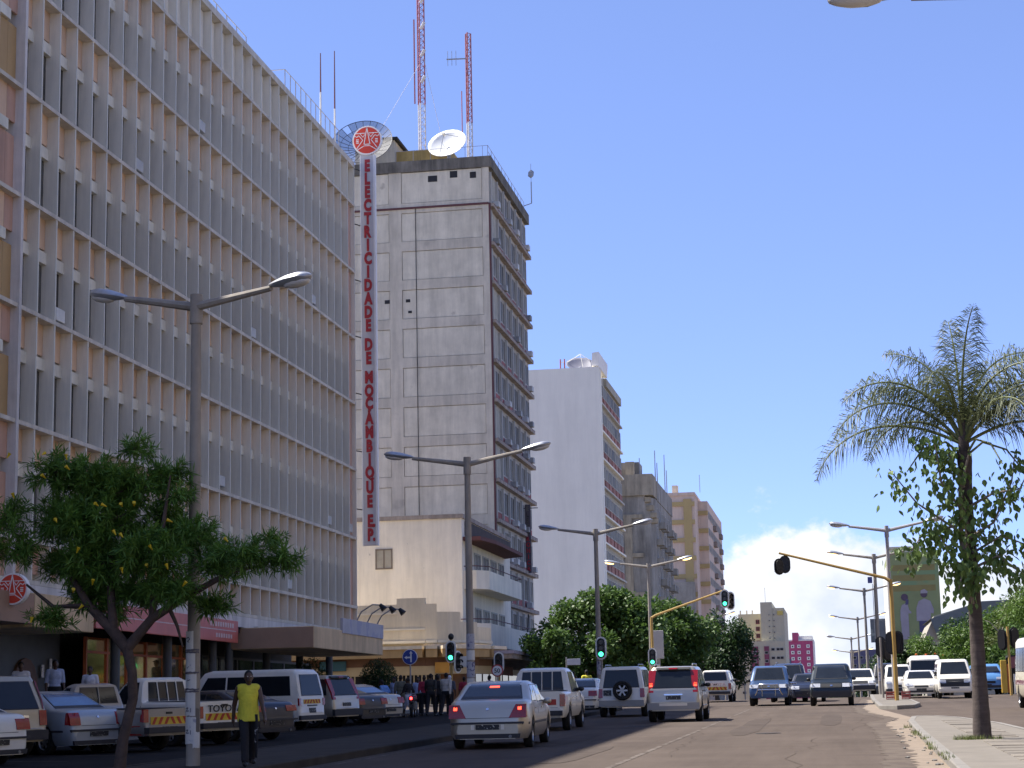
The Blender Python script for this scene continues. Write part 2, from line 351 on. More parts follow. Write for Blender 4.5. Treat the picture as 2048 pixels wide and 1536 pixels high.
# scattered stones and litter in the sand
for k in range(34):
    y = random.uniform(31, 60); x = float(np.interp(y, [31, 60], [1.2, 1.7]))+random.uniform(-.3,.3)
    if k == 0:
        mb = MB(); mb.ell((0,0,0), (.05,.04,.03), 1); stone = mb.mesh('pebbles', m_kerb)
    if k == 0: pts = []
    pts.append((x, y))
mb = MB()
for x, y in pts: mb.ell((x, y, gz(y)+.015), (random.uniform(.02,.06), random.uniform(.02,.05), random.uniform(.015,.035)), 1)
mb.build('pebbles', m_kerb, label='small stones scattered in the sand beside the palm median', cat='stones', kind='stuff')
def tufts(name, spots, n, h, m, label):
    V = []; F = []
    for (cx, cy, rx, ry) in spots:
        for k in range(n):
            a = random.uniform(0, 6.283); q = math.sqrt(random.random()); x = cx+rx*q*math.cos(a); y = cy+ry*q*math.sin(a); z = gz(y)+.12
            hh = h*random.uniform(.4, 1.1); b = random.uniform(0, 6.283); lx, ly = random.uniform(-.5,.5)*hh, random.uniform(-.5,.5)*hh
            w = .007; i = len(V); V += [(x-w*math.cos(b), y-w*math.sin(b), z-.02), (x+w*math.cos(b), y+w*math.sin(b), z-.02), (x+lx, y+ly, z+hh)]; F.append((i, i+1, i+2))
    mb = MB(); mb.v = V; mb.f = F; mb.mi = [0]*len(F)
    return mb.build(name, m, label=label, cat='grass', kind='stuff')
m_grass = mat('dry grass', (.13,.16,.04), .8, var=.4, vs=4)
tufts('grass', [(2.65,39.05,.42,.5),(2.35,38.8,.3,.3)], 260, .11, m_grass, 'short grass growing round the foot of the palm')
tufts('grass', [(1.5+random.uniform(-.05,.1), y, .1, .5) for y in (31,32.5,35,37,40,42.5,44,48)], 38, .08, m_grass, 'sparse weeds along the kerb of the palm median')

# ---------------------------------------------------------------- window makers (facing +x)
def win_pair(w, h, nx=2, nz=1, bar=.07, fm=None, gm=None):
    f = MB()
    f.box(-.04, .04, -w/2, w/2, 0, bar).box(-.04, .04, -w/2, w/2, h-bar, h).box(-.04, .04, -w/2, -w/2+bar, bar, h-bar).box(-.04, .04, w/2-bar, w/2, bar, h-bar)
    for i in range(1, nx): y = -w/2+w*i/nx; f.box(-.035, .035, y-bar/2, y+bar/2, bar, h-bar)
    for i in range(1, nz): z = h*i/nz; f.box(-.03, .03, -w/2+bar, w/2-bar, z-bar/2, z+bar/2)
    p = MB(); p.box(-.02, 0.0, -w/2+bar*.6, w/2-bar*.6, bar*.6, h-bar*.6)
    return f.mesh('window', fm or m_white), p.mesh('pane', gm or m_glass)
def put_win(parent, pair, loc, rz=0):
    o = link('window', pair[0], parent, loc, (0,0,rz), world=True); link('pane', pair[1], o); return o
# ---------------------------------------------------------------- the finned office block on the left
m_fin = mat('grey fin render', (.79,.73,.61), .85, var=.07, vs=.7, streak=.22, sz=(1.2,1.2,.12))
m_finedge = mat('pale slab edge', (.62,.57,.48), .85, var=.12, vs=1, streak=.25)
m_tan = mat('tan infill panel', (.66,.46,.31), .85, var=.12, vs=.8, rnd=.1)
m_transom = mat('white transom', (.74,.71,.60), .8, var=.1, streak=.2)
m_pinkwall = mat('pinkish render', (.56,.35,.26), .85, var=.12, vs=.6, streak=.2)
m_ochre = mat('ochre panel', (.44,.29,.13), .8, var=.14, vs=.6)
m_beam = mat('white beam', (.66,.62,.58), .8, var=.1, streak=.25)
m_edm_glass = mat('louvre glass', (.075,.075,.07), .2, var=.5, vs=2.0, rnd=.6)
m_tancanopy = mat('tan canopy render', (.66,.49,.29), .85, var=.14, vs=.9, streak=.25)
m_browncanopy = mat('brown canopy side', (.34,.22,.15), .85, var=.15, vs=.9)
FX = -24.0; Y0 = 53.19; BAY = (94.28-53.19)/30; NB = 30
edm = empty('office_building', (FX, Y0, gz(Y0)), label='long grey office block with rows of vertical concrete fins', cat='building')
MB().box(-52, FX-.52, 5, 94.2, 5.3, 30.0).build('wall', m_fin, edm)
SL = [30.27, 27.99, 24.41, 20.91, 17.48, 14.05, 10.53, 7.05, 5.79]
yf = lambda k: Y0+BAY*k
fb = MB(); fb.box(-.52, -.015, -.04, .04, 0, 30.2-5.79); fb.cur = 1; fb.box(-.015, .005, -.041, .041, 0, 30.2-5.79); fin_m = fb.mesh('fin', [m_fin, mat('pale fin edge', (.66,.64,.56), .8, var=.06)])  # front strip coloured paler for the skylight on the fin edges
for k in range(1, NB+1): link('fin', fin_m, edm, (FX, yf(k), 5.79), world=True)
MB().box(FX-.54, FX+.06, Y0-.09, Y0+.09, 4.95, 30.2).build('fin', m_beam, edm)
for k in (-4, -3, -2): link('fin', fin_m, edm, (FX, yf(k)+.9, 5.79), world=True)
for i, z in enumerate(SL):
    th = .3 if i == 0 else .13
    MB().box(FX-.53, FX+.02, 5, 94.34, z-th, z).build('floor_slab', m_finedge, edm)
MB().box(FX-.53, FX+.03, 5, 94.30, 5.22, 5.65).build('beam', m_beam, edm)
# infill: tan panel, slot, transom, window in every bay
pan_m = MB().box(-.43, -.37, -BAY/2+.05, BAY/2-.05, -1.12, -.13).mesh('panel', m_tan)
pan_s = MB().box(-.43, -.37, -BAY/2+.05, BAY/2-.05, -1.0, -.13).mesh('panel', m_pinkwall)
gl_m = MB().box(-.50, -.47, -BAY/2+.05, BAY/2-.05, -3.45, -1.52).mesh('pane', m_edm_glass)
for i in range(1, 8):
    zt = SL[i]; last = (i == 7)
    for k in range(NB):
        y = yf(k)+BAY/2
        if last: link('panel', pan_s, edm, (FX, y, zt), world=True); continue
        if k == NB-1:
            continue
        link('panel', pan_m, edm, (FX, y, zt), world=True); link('pane', gl_m, edm, (FX, y, zt), world=True)
    if not last:
        MB().box(FX-.48, FX-.31, Y0+.05, yf(NB-1), zt-1.60, zt-1.22).build('transom', m_transom, edm)
ae_m = MB().bbox(-.45, .02, -.36, .36, 0, .42, .03).mesh('air_conditioner', mat('office air conditioner', (.55,.54,.50), .6, var=.15, vs=4, rnd=.2))
for k, i in ((2,4),(7,2),(9,6),(14,5),(17,3),(21,6),(24,2),(26,5),(29,5),(12,1),(5,6)): link('air_conditioner', ae_m, edm, (FX-.12, yf(k)+BAY/2, SL[i]-3.3), world=True)
MB().box(FX-.36, FX-.20, yf(NB-1)+.05, yf(NB)-.05, 5.8, 27.9).build('end_panel', m_pinkwall, edm)
MB().box(FX-.375, FX-.33, Y0+.05, yf(NB)-.05, 28.0, 29.95).build('parapet_panel', m_fin, edm)
# wide stair bay left of the pilaster: pink and ochre panels
for i in range(1, 8):
    zt = SL[i]; zb = SL[i+1]
    for k, (ya, yb) in enumerate(((Y0-1.75, Y0-.72), (Y0-.7, Y0-.09))):
        m = m_pinkwall if (k == 1) else (m_tan if i % 2 else m_ochre)
        MB().box(FX-.30, FX-.22, ya, yb, zt-1.2, zt-.13).build('panel', m_pinkwall if k else m_tan, edm)
        MB().box(FX-.33, FX-.24, ya, yb, zb, zt-1.62).build('panel', m_ochre if (i % 3) else m_pinkwall, edm)
    MB().box(FX-.32, FX-.14, Y0-1.75, Y0-.72, zt-1.6, zt-1.25).build('transom', m_transom, edm)
# roof railings, masts
def railing(parent, y0, y1, x, z, step, h=1.15, ret=None):
    mb = MB(); n = int((y1-y0)/step)
    for k in range(n+1): mb.cone((x, y0+k*step, z), (x, y0+k*step, z+h), .022, n=5)
    for hh in (h, h*.5): mb.cone((x, y0, z+hh), (x, y0+n*step, z+hh), .02, n=5)
    if ret:
        mb.cone((x, y0, z+h), (x-ret, y0, z+h), .02, n=5); mb.cone((x-ret, y0, z), (x-ret, y0, z+h), .02, n=5)
    return mb.build('railing', m_rail, parent)
railing(edm, 66.5, 77.4, -24.55, 30.0, 1.36, 1.2)
railing(edm, 83.4, 94.2, -24.55, 30.0, .9, 1.75, ret=1.2)
m_mast_d = mat('dark red mast', (.16,.06,.05), .6, .2)
for x, y, top, lab in ((-24.95, 91.2, 35.3, 'left'), (-24.95, 94.0, 36.4, 'right')):
    t = empty('roof_mast', (x, y, 30), label='thin white roof mast with dark top, %s of two on the grey office block' % lab, cat='mast', group='thin masts on the office roof')
    MB().cone((x, y, 30), (x, y, 33.2), .05, .045, 6).build('pole', m_white, t)
    MB().cone((x, y, 33.2), (x, y, top), .042, .025, 6).build('tip', m_mast_d, t)
# ground floor
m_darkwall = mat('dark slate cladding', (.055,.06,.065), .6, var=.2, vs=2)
m_orange = mat('orange painted frame', (.42,.10,.03), .6)
m_shopglass = mat('bronze mirror glass', (.80,.58,.28), .05, .9, var=.2, vs=.5, blot=((.05,.045,.03), .5, .60))
m_brown = mat('brown timber', (.10,.045,.02), .6, var=.3, vs=3)
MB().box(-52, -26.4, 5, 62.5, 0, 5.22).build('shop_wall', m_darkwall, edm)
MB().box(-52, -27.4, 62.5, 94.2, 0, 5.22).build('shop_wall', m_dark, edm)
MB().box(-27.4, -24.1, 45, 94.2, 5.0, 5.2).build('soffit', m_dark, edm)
for y in (63.0, 68.2, 73.4, 75.5, 80.7, 85.9, 91.1):
    MB().lathe([(.17, gz(y)), (.17, 5.2)], (-24.6, y, 0), n=14).build('column', m_darkwall, edm, smooth=40)
for k in range(14):   # louvred dark shutter beside the arch
    MB().box(-26.4, -26.34, 44.5+.62*k, 45.05+.62*k, 1.1, 3.95).build('shutter', m_dark, edm)
ad_ = MB(); pts_ = [(58.6, 1.1), (60.5, 1.1), (60.5, 2.7)]+[(59.55+.95*math.cos(a), 2.7+.95*math.sin(a)) for a in np.linspace(.1, math.pi-.1, 9)]+[(58.6, 2.7)]
ad_.prism(pts_, 'x', -26.4, -26.3); dd = ad_.build('door', m_brown, edm)
# bronze storefront
for k in range(6):
    y = 62.9+1.95*k
    f = MB(); f.box(-25.72, -25.6, y, y+.08, 1.2, 4.45).box(-25.72, -25.6, y+1.87, y+1.95, 1.2, 4.45).box(-25.72, -25.6, y+.08, y+1.87, 3.9, 3.98).box(-25.72, -25.6, y+.08, y+1.87, 1.2, 1.3)
    w_ = f.build('shop_window', m_orange, edm)
    g = MB(); g.box(-25.69, -25.65, y+.08, y+1.87, 1.3, 3.9).box(-25.69, -25.65, y+.08, y+1.87, 3.98, 4.45)
    g.build('pane', m_shopglass, w_)
for k in range(7):
    y = 76.5+2.4*k
    f = MB(); f.box(-26.2, -26.1, y, y+.1, 1.3, 4.2).box(-26.2, -26.1, y+2.3, y+2.4, 1.3, 4.2).box(-26.2, -26.1, y+.1, y+2.3, 4.1, 4.2)
    w_ = f.build('shop_window', m_black, edm)
    g = MB(); g.box(-26.17, -26.13, y+.1, y+2.3, 1.3, 4.1); g.build('pane', m_glass, w_)
MB().box(-26.4, -22.6, 44, 62.4, .6, gz(50)+.62).build('entrance_step', m_pave, edm)
# canopies
MB().bbox(-24.3, -21.6, 49.4, 53.6, 4.12, 5.05, .03).build('canopy', m_tancanopy, edm)
MB().box(-24.3, -21.62, 44.0, 49.38, 4.2, 5.0).build('canopy', m_browncanopy, edm)
can = MB(); can.cur = 0; can.bbox(-24.5, -21.0, 75.45, 87.3, 4.33, 5.2, .03); c2 = can.build('canopy', m_tancanopy, edm)
MB().box(-24.5, -21.03, 75.40, 75.46, 4.36, 5.17).build('canopy_end', m_browncanopy, edm)
for y in (76.6, 79.6, 82.6, 85.6): MB().box(-23.9, -23.7, y, y+.2, 5.18, 5.30).build('canopy_strut', m_beam, edm)
# coral signboard over the bronze windows
m_coral = mat('coral signboard', (.56,.13,.09), .5, var=.1, vs=.6, streak=.15)
m_signw = mat('faded white print', (.62,.45,.42), .6, var=.25, vs=6)
t = empty('signboard', (-23.9, 66.9, 4.8), label='long coral signboard with white rule above the bronze shop windows', cat='signboard')
MB().bbox(-24.0, -23.86, 59.4, 74.4, 4.55, 5.42, .02).build('panel', m_coral, t)
MB().box(-23.86, -23.853, 60.0, 74.1, 4.98, 5.02).build('rule', m_signw, t)
for y0, y1, z0, z1 in ((70.9,73.9,5.12,5.30),(71.6,73.9,4.70,4.86)):
    for k in range(int((y1-y0)/.3)):
        MB().box(-23.86, -23.852, y0+.3*k, y0+.3*k+.2, z0, z1).build('mark', m_signw, t)
t = empty('signboard', (-21.0, 83.5, 5.2), label='faded lilac signboard standing on the tan canopy edge', cat='signboard')
MB().bbox(-21.08, -20.96, 79.9, 87.3, 5.08, 5.72, .015).build('panel', mat('faded lilac board', (.42,.40,.44), .6, var=.2, vs=.9, blot=((.33,.32,.42), .9, .54)), t)
for k, y in enumerate((83.3, 85.2, 87.1)):
    t = empty('floodlight', (-21.3, y, 5.3), label='black goose-neck floodlight above the lilac board, %s of three' % ('nearest','middle','farthest')[k], cat='lamp', group='goose-neck floodlights over the lilac board')
    MB().tube([(-21.3,y,5.6),(-21.0,y,6.15),(-20.5,y,6.45),(-20.1,y,6.42)], .03, 6).build('arm', m_metal, t)
    MB().tube([(-20.15,y,6.45),(-19.95,y,6.22)], [.07,.16], 10).build('head', m_black, t)

# ---------------------------------------------------------------- the tall vertical sign with its emblem
m_red = mat('sign red', (.62,.05,.02), .5, var=.08)
m_lred = mat('letter red', (.40,.025,.03), .55, var=.1)
m_signpanel = mat('sign panel grey white', (.56,.54,.55), .6, var=.06, vs=.5, streak=.12)
m_signrim = mat('sign rim', (.80,.77,.74), .6, var=.06)
def emblem(t, cx, y, cz, r):
    d = MB(); d.prism(ngon(r, 36, cx, cz), 'y', y-.10, y+.10); d.build('disc', m_signrim, t)
    d = MB(); d.prism(ngon(r*.9, 36, cx, cz), 'y', y-.115, y-.05); d.build('face', m_red, t)
    def stroke(pts, w=.045):
        mb = MB()
        for (a, b), (c, e) in zip(pts[:-1], pts[1:]):
            dx, dz = c-a, e-b; l = math.hypot(dx, dz); nx, nz = -dz/l*w/2, dx/l*w/2
            q = [(a+nx, b+nz), (c+nx, e+nz), (c-nx, e-nz), (a-nx, b-nz)]
            mb.prism([(cx+p*r, cz+s*r) for p, s in q], 'y', y-.130, y-.112)
        mb.build('emblem_line', m_signrim, t)
    stroke([(-.2,-.28),(0,.88),(.2,-.28),(-.2,-.28)], .05)
    stroke([(-.76,.49),(-.12,.49)]); stroke([(.12,.49),(.76,.49)])
    for s in (-1, 1):
        stroke([(s*.84,.34),(s*.70,.24),(s*.55,.34),(s*.28,.02),(s*.70,-.55)])
        stroke([(s*.46,.46),(s*.26,.22),(s*.14,.42)], .035)
        for q in (-.16,-.05,.06): stroke([(s*.74,q),(s*.56,q)], .06)
    stroke([(-.66,-.64),(-.2,-.38),(.2,-.38),(.62,-.66)])
SX, SY = -23.42, 95.0
t = empty('vertical_sign', (SX, SY, 10.1), label='tall vertical sign reading ELECTRICIDADE DE MOÇAMBIQUE E.P. topped by a round red emblem', cat='sign')
MB().bbox(SX-.40, SX+.36, SY-.08, SY+.16, 10.15, 30.85, .03).build('panel', m_signpanel, t)
MB().box(SX+.30, SX+.40, SY-.10, SY+.18, 10.15, 30.85).build('rim', m_signrim, t)
MB().box(SX-.42, SX-.36, SY-.10, SY+.18, 10.15, 30.85).build('rim', m_signrim, t)
emblem(t, SX, SY-.05, 31.62, .80)
py = 332.0; seq = []
for ch in ['E','L','E','C','T','R','I','C','I','D','A','D','E',None,'D','E',None,'M','O','Ç','A','M','B','I','Q','U','E',None,'E.','P.']:
    if ch is None: py += 11; continue
    seq.append((ch, py)); py += 27.15
for ch, q in seq:
    me = text_mesh(ch, .84, .05, m_lred, .055, .66)
    link('letter', me, t, (SX+(.06 if '.' in ch else -.01), SY-.10, 30.25-(q-332)*(19.77/747)), world=True)
for k in range(7):
    z = 12+3.0*k
    MB().cone((SX-.4, SY, z), (FX-.1, 94.3, z), .03, n=6).build('bracket', m_black, t)
t = empty('round_sign', (-21.8, 47.6, 5.0), label='round red and white emblem sign at the left picture edge above the canopy', cat='sign')
emblem(t, -21.55, 47.9, 5.05, .42)
MB().cone((-21.6, 47.95, 5.0), (-21.75, 49.4, 4.8), .03, n=6).build('bracket', m_black, t)
# ---------------------------------------------------------------- concrete tower block with its low annex
m_towpanel = mat('recessed tower panel', (.62,.565,.45), .9, var=.14, vs=.9, bump=.25, streak=.18, blot=((.36,.32,.26), .45, .69))
m_redpanel = mat('faded red spandrel', (.30,.09,.08), .8, var=.25, vs=2, rnd=.25)
m_ledge = mat('stained ledge', (.36,.30,.25), .9, var=.25, vs=1.5, streak=.4)
m_cream = mat('cream render', (.80,.72,.58), .9, var=.1, vs=.5, streak=.12, blot=((.36,.32,.27), 1.3, .70))
m_winframe = mat('stained window frame', (.46,.44,.40), .8, var=.15)
m_towglass = mat('grimy tower glass', (.13,.12,.095), .5, var=.4, vs=1.5, rnd=.6, spec=.15)
m_drain = mat('maroon drain pipe', (.10,.03,.03), .6)
TX, TY0, TY1, TZ = -25.5, 143.0, 161.5, 44.9
tow = empty('tower_block', (TX, TY0, gz(TY0)), label='tall stained concrete tower with blank panelled side wall', cat='building')
MB().box(-47, TX-.15, TY0+.06, TY1-.02, 1, TZ-.25).build('wall', m_concrete, tow)
MB().box(-47.2, TX+.22, TY0-.18, TY1+.1, TZ-.9, TZ).build('parapet', mat('sooty parapet', (.17,.155,.13), .95, var=.35, vs=.8, bump=.4, streak=.5), tow)
FLZ = [41.1-3.105*k for k in range(12)]
# projecting frame on the side wall: the panels sit recessed between these ribs
rib = MB()
for x0, x1 in ((-25.5,-26.05),(-32.55,-33.55),(-38.9,-39.8),(-46.9,-47)): rib.box(min(x0,x1), max(x0,x1), TY0-.10, TY0+.05, 1, TZ-.9)
rib.build('wall_rib', m_concrete, tow)
tops = [TZ-.9]+[z for z in FLZ]
for i, z in enumerate(FLZ):
    mb = MB()
    for x0, x1 in ((-32.55,-26.05),(-38.9,-33.55),(-46.9,-39.8)):
        mb.box(x0, x1, TY0-.097, TY0+.05, z-.42, z+.36)
    mb.build('wall_band', m_concrete, tow)
    zt = (FLZ[i-1]-.42) if i else TZ-.9
    for x0, x1 in ((-32.55,-26.05),(-38.9,-33.55),(-46.9,-39.8)):
        MB().box(x0+.035, x1-.035, TY0-.045, TY0+.052, z+.395, zt-.045).build('wall_panel', m_towpanel, tow)
MB().box(-47, TX-.03, TY0-.20, TY0-.10, FLZ[0]-.12, FLZ[0]+.03).build('string_course', m_drain, tow)
MB().cone((TX+.02, TY0-.04, 12), (TX+.02, TY0-.04, FLZ[0]), .09, n=8).build('drain_pipe', m_drain, tow)
MB().cone((TX-5.9, TY0-.14, 14), (TX-5.9, TY0-.14, FLZ[0]), .03, n=5).build('cable', m_black, tow)
for x, z, w, h in ((-30.0,43.35,.75,.5),(-28.3,43.6,.6,.55),(-26.75,43.45,.5,.5),(-33.75,33.6,.45,.3),(-32.1,33.6,.35,.25),(-31.95,32.7,.3,.2),(-31.2,31.9,.25,.2)):
    MB().box(x-w/2, x+w/2, TY0-.06, TY0-.043, z-h/2, z+h/2).build('wall_hole', m_dark, tow)
# street front: ledges, six bays a floor, red spandrels
NBT = 6; wy = (TY1-TY0-.9)/NBT
tp = win_pair(wy-.18, 1.85, 3, 1, .09, m_winframe, m_towglass)
sp_m = MB().box(-.05, .03, -wy/2+.12, wy/2-.12, 0, .62).mesh('spandrel', m_redpanel)
cp_m = MB().box(-.05, .05, -wy/2+.3, wy/2-.35, .1, 2.5).mesh('blank_panel', mat('cream blank panel', (.42,.40,.33), .9, var=.2, streak=.3))
ac_m = MB().bbox(0, .5, -.38, .38, 0, .45, .03).mesh('air_conditioner', mat('air conditioner case', (.40,.40,.38), .6, var=.3, vs=3, rnd=.4))
mul_m = MB().box(-.15, .16, -.09, .09, 0, 2.65).mesh('mullion', m_winframe)
for i, z in enumerate(FLZ):
    if z < 5: continue
    MB().box(TX-.3, TX+.32, TY0+.02, TY1+.25, z-.26, z).build('ledge', m_ledge, tow)
    MB().box(TX+.20, TX+.323, TY0+.3, TY1+.22, z, z+.05).build('ledge_stain', m_drain, tow)
    for k in range(NBT):
        y = TY0+.55+wy*(k+.5)
        if k == 0 and i % 3 != 2: link('blank_panel', cp_m, tow, (TX-.1, y, z+.02), world=True)
        else:
            put_win(tow, tp, (TX-.08, y, z+.68)); link('spandrel', sp_m, tow, (TX-.08, y, z+.04), world=True)
        link('mullion', mul_m, tow, (TX-.05, y-wy/2, z), world=True)
        if random.random() < .42: link('air_conditioner', ac_m, tow, (TX+.02, y+random.uniform(-.5,.5), z+.1), world=True)
MB().box(TX-.12, TX-.1, TY0+.3, TY1-.1, 1.5, 41).build('backing_wall', m_winframe, tow)
# roof: railings, yellow penthouse
pent = MB(); pent.box(-37, -29.3, 147, 154, 44.7, 47.0); pent.build('penthouse', mat('yellow penthouse render', (.42,.30,.11), .9, var=.2, streak=.3), tow)
MB().box(-37.2, -33.9, 146.6, 154, 44.7, 47.9).build('penthouse', m_concrete, tow)
MB().box(-37.4, -33.6, 146.3, 154.2, 47.9, 48.1).build('penthouse_roof', m_dark, tow)
MB().box(-31.2, -29.9, 146.9, 147.01, 45.4, 46.0).build('vent', m_dark, tow)
railing(tow, 143.3, 161.2, TX-.1, TZ, 1.6, 1.0)
mb = MB()
for k in range(6): mb.cone((-26.0-1.4*k, 143.2, TZ), (-26.0-1.4*k, 143.2, TZ+.95), .02, n=5)
mb.cone((-25.6, 143.2, TZ+.95), (-33, 143.2, TZ+.95), .02, n=5); mb.build('railing', m_rail, tow)
mb = MB(); mb.cone((TX+.5,157,44.5), (TX+1.2,157,44.7), .04, n=5); mb.cone((TX+1.2,157,44.7), (TX+1.2,157,46.6), .05, n=5); mb.cone((TX+1.2,157,46.6), (TX+1.2,157,48.2), .02, n=5); mb.ell((TX+1.2,157,47.3), (.3,.06,.4), 1)
mb.build('roof_antenna', m_metal, tow)
# hanging electronics-shop sign
t = empty('projecting_sign', (-24.6, 156.5, 12.5), label='narrow vertical projecting sign reading ELECTRONICA on the concrete tower front', cat='sign')
MB().box(-25.38, -24.92, 156.4, 156.5, 13.0, 18.7).build('frame', mat('sign frame dark', (.10,.08,.09), .7), t)
for k, ch in enumerate('ELECTRONICA'):
    link('letter', text_mesh(ch, .5, .06, m_lred if k > 4 else m_towglass, .03, .8), t, (-25.15, 156.37, 18.35-.5*k), world=True)
MB().cone((-25.5,156.5,18.4), (-24.3,156.5,18.4), .04, n=5).build('bracket', m_black, t)

# lattice masts, dishes: each a thing of its own standing on the tower roof
m_mastw = mat('mast white', (.62,.60,.60), .6, var=.15); m_mastr = mat('mast red', (.35,.10,.10), .6, var=.2)
def lattice(x, y, z0, z1, w, label, drums=(), base_white=.35):
    t = empty('lattice_mast', (x, y, z0), label=label, cat='mast')
    H = z1-z0
    for part, a, b, m in (('lower_section', z0, z0+H*base_white, m_mastw), ('upper_section', z0+H*base_white, z1, m_mastr)):
        mb = MB(); n = max(2, int((b-a)/.55))
        legs = [(x+w*math.cos(q), y+w*math.sin(q)) for q in (.5, 2.6, 4.7)]
        for lx, ly in legs: mb.cone((lx, ly, a), (lx, ly, b), .055, n=4)
        for k in range(n):
            za, zb = a+(b-a)*k/n, a+(b-a)*(k+1)/n
            for i in range(3):
                p, q = legs[i], legs[(i+1)%3]
                mb.cone((*p, za), (*q, zb), .025, n=3); mb.cone((*p, zb), (*q, zb), .02, n=3)
        mb.build(part, m, t)
    for z in drums:
        MB().cone((x+.1, y-.35, z-.22), (x+.45, y-.5, z+.3), .13, .13, 8).build('drum_antenna', m_mastw, t)
    return t
t = lattice(-32.35, 150, 44.8, 63.5, .33, 'taller red and white lattice mast with white drum antennas', (60.9,58.6,56.2,53.9), .38)
MB().cone((-32.9,150,52.0), (-32.9,150,59.4), .06, n=5).build('whip', m_mastr, t)
for q in ((-29.8,148,46),(-37,147,46)): MB().cone((-32.1,150,56), q, .018, n=4).build('guy_wire', m_mastw, t)
t = lattice(-28.3, 150, 44.8, 57.8, .25, 'shorter lattice mast with side aerial near the tower corner', (), .4)
MB().cone((-28.3,150,55.6), (-30.1,149.8,55.6), .06, n=5).build('side_arm', m_metal, t)
for k in range(3): MB().cone((-29.3-.35*k,149.8,55.0), (-29.3-.35*k,149.8,56.3), .02, n=4).build('aerial', m_metal, t)
MB().cone((-28.9,150,48.6), (-28.9,150,52.8), .04, n=4).build('whip', m_mastr, t)
def dish(t, c, r, nrm, depth, m, rings=6, seg=24, holes=(), name='reflector', thick=True):
    n = Vector(nrm).normalized(); a = n.orthogonal().normalized(); b = n.cross(a); mb = MB(); vs = []
    for i in range(rings+1):
        q = i/rings
        for k in range(seg):
            an = 2*math.pi*k/seg; vs.append(Vector(c)+(a*math.cos(an)+b*math.sin(an))*r*q+n*depth*(q*q-1))
    fs = []
    for i in range(rings):
        for k in range(seg):
            if (i, k) in holes: continue
            fs.append((i*seg+k, i*seg+(k+1)%seg, (i+1)*seg+(k+1)%seg, (i+1)*seg+k))
    mb.add(vs, fs); o = mb.build(name, m, t, smooth=60)
    if thick:
        md = o.modifiers.new('thickness', 'SOLIDIFY'); md.thickness = .03
    return n, a, b
t = empty('satellite_dish', (-29.4, 146.2, 45), label='solid white satellite dish on the concrete tower roof', cat='satellite dish')
n, a, b = dish(t, (-29.4, 146.0, 47.15), 1.62, (-.10,-.80,.52), .45, mat('dish white', (.80,.79,.74), .5, var=.05))
MB().cone((-29.4,146.6,44.8), Vector((-29.4,146.0,47.15))-n*.5, .14, n=8).build('stand', m_metal, t)
cc = Vector((-29.4,146.0,47.15))
for k in range(3):
    an = 2.1*k+.4; MB().cone(cc+(a*math.cos(an)+b*math.sin(an))*1.5, cc+n*.95, .025, n=4).build('feed_arm', m_metal, t)
MB().cone(cc+n*.8, cc+n*1.15, .13, n=8).build('feed_horn', m_white, t)
# see-through mesh dish
m_meshdish = bpy.data.materials.new('mesh dish'); m_meshdish.use_nodes = True
nt = m_meshdish.node_tree; pb = nt.nodes['Principled BSDF']; pb.inputs['Base Color'].default_value = (.06,.065,.085,1); pb.inputs['Roughness'].default_value = .6
tr = nt.nodes.new('ShaderNodeBsdfTransparent'); ms = nt.nodes.new('ShaderNodeMixShader')
txc = nt.nodes.new('ShaderNodeTexCoord'); wv = nt.nodes.new('ShaderNodeTexNoise'); wv.inputs['Scale'].default_value = 60
mrn = nt.nodes.new('ShaderNodeMapRange'); mrn.inputs[1].default_value = .3; mrn.inputs[2].default_value = .7; mrn.inputs[3].default_value = .42; mrn.inputs[4].default_value = .68
nt.links.new(txc.outputs['Object'], wv.inputs['Vector']); nt.links.new(wv.outputs[0], mrn.inputs[0]); nt.links.new(mrn.outputs[0], ms.inputs[0])
nt.links.new(tr.outputs[0], ms.inputs[1]); nt.links.new(pb.outputs[0], ms.inputs[2]); nt.links.new(ms.outputs[0], nt.nodes['Material Output'].inputs[0])
t = empty('satellite_dish', (-36.05, 145.4, 45), label='large see-through mesh dish with missing panels behind the round emblem', cat='satellite dish')
cc = Vector((-36.05, 144.3, 47.25))
n, a, b = dish(t, cc, 2.45, (.05,-.85,.5), .75, m_meshdish, 4, 24, ((3,17),(3,4),(3,23),(2,10)), 'mesh_reflector', False)
rb = MB()
for k in range(24):
    an = 2*math.pi*k/24; rb.tube([cc+(a*math.cos(an)+b*math.sin(an))*2.45*q+n*.75*(q*q-1) for q in (.1,.5,.75,1)], .022, 4, False)
for q in (.5,.75,1.0): rb.tube([cc+(a*math.cos(2*math.pi*k/36)+b*math.sin(2*math.pi*k/36))*2.45*q+n*.75*(q*q-1) for k in range(37)], .03 if q == 1 else .02, 4, False)
rb.build('ribs', mat('dish rib steel', (.05,.05,.06), .6), t)
MB().cone((-36.05,145.8,44.8), cc-n*.75, .16, n=8).build('stand', m_metal, t)

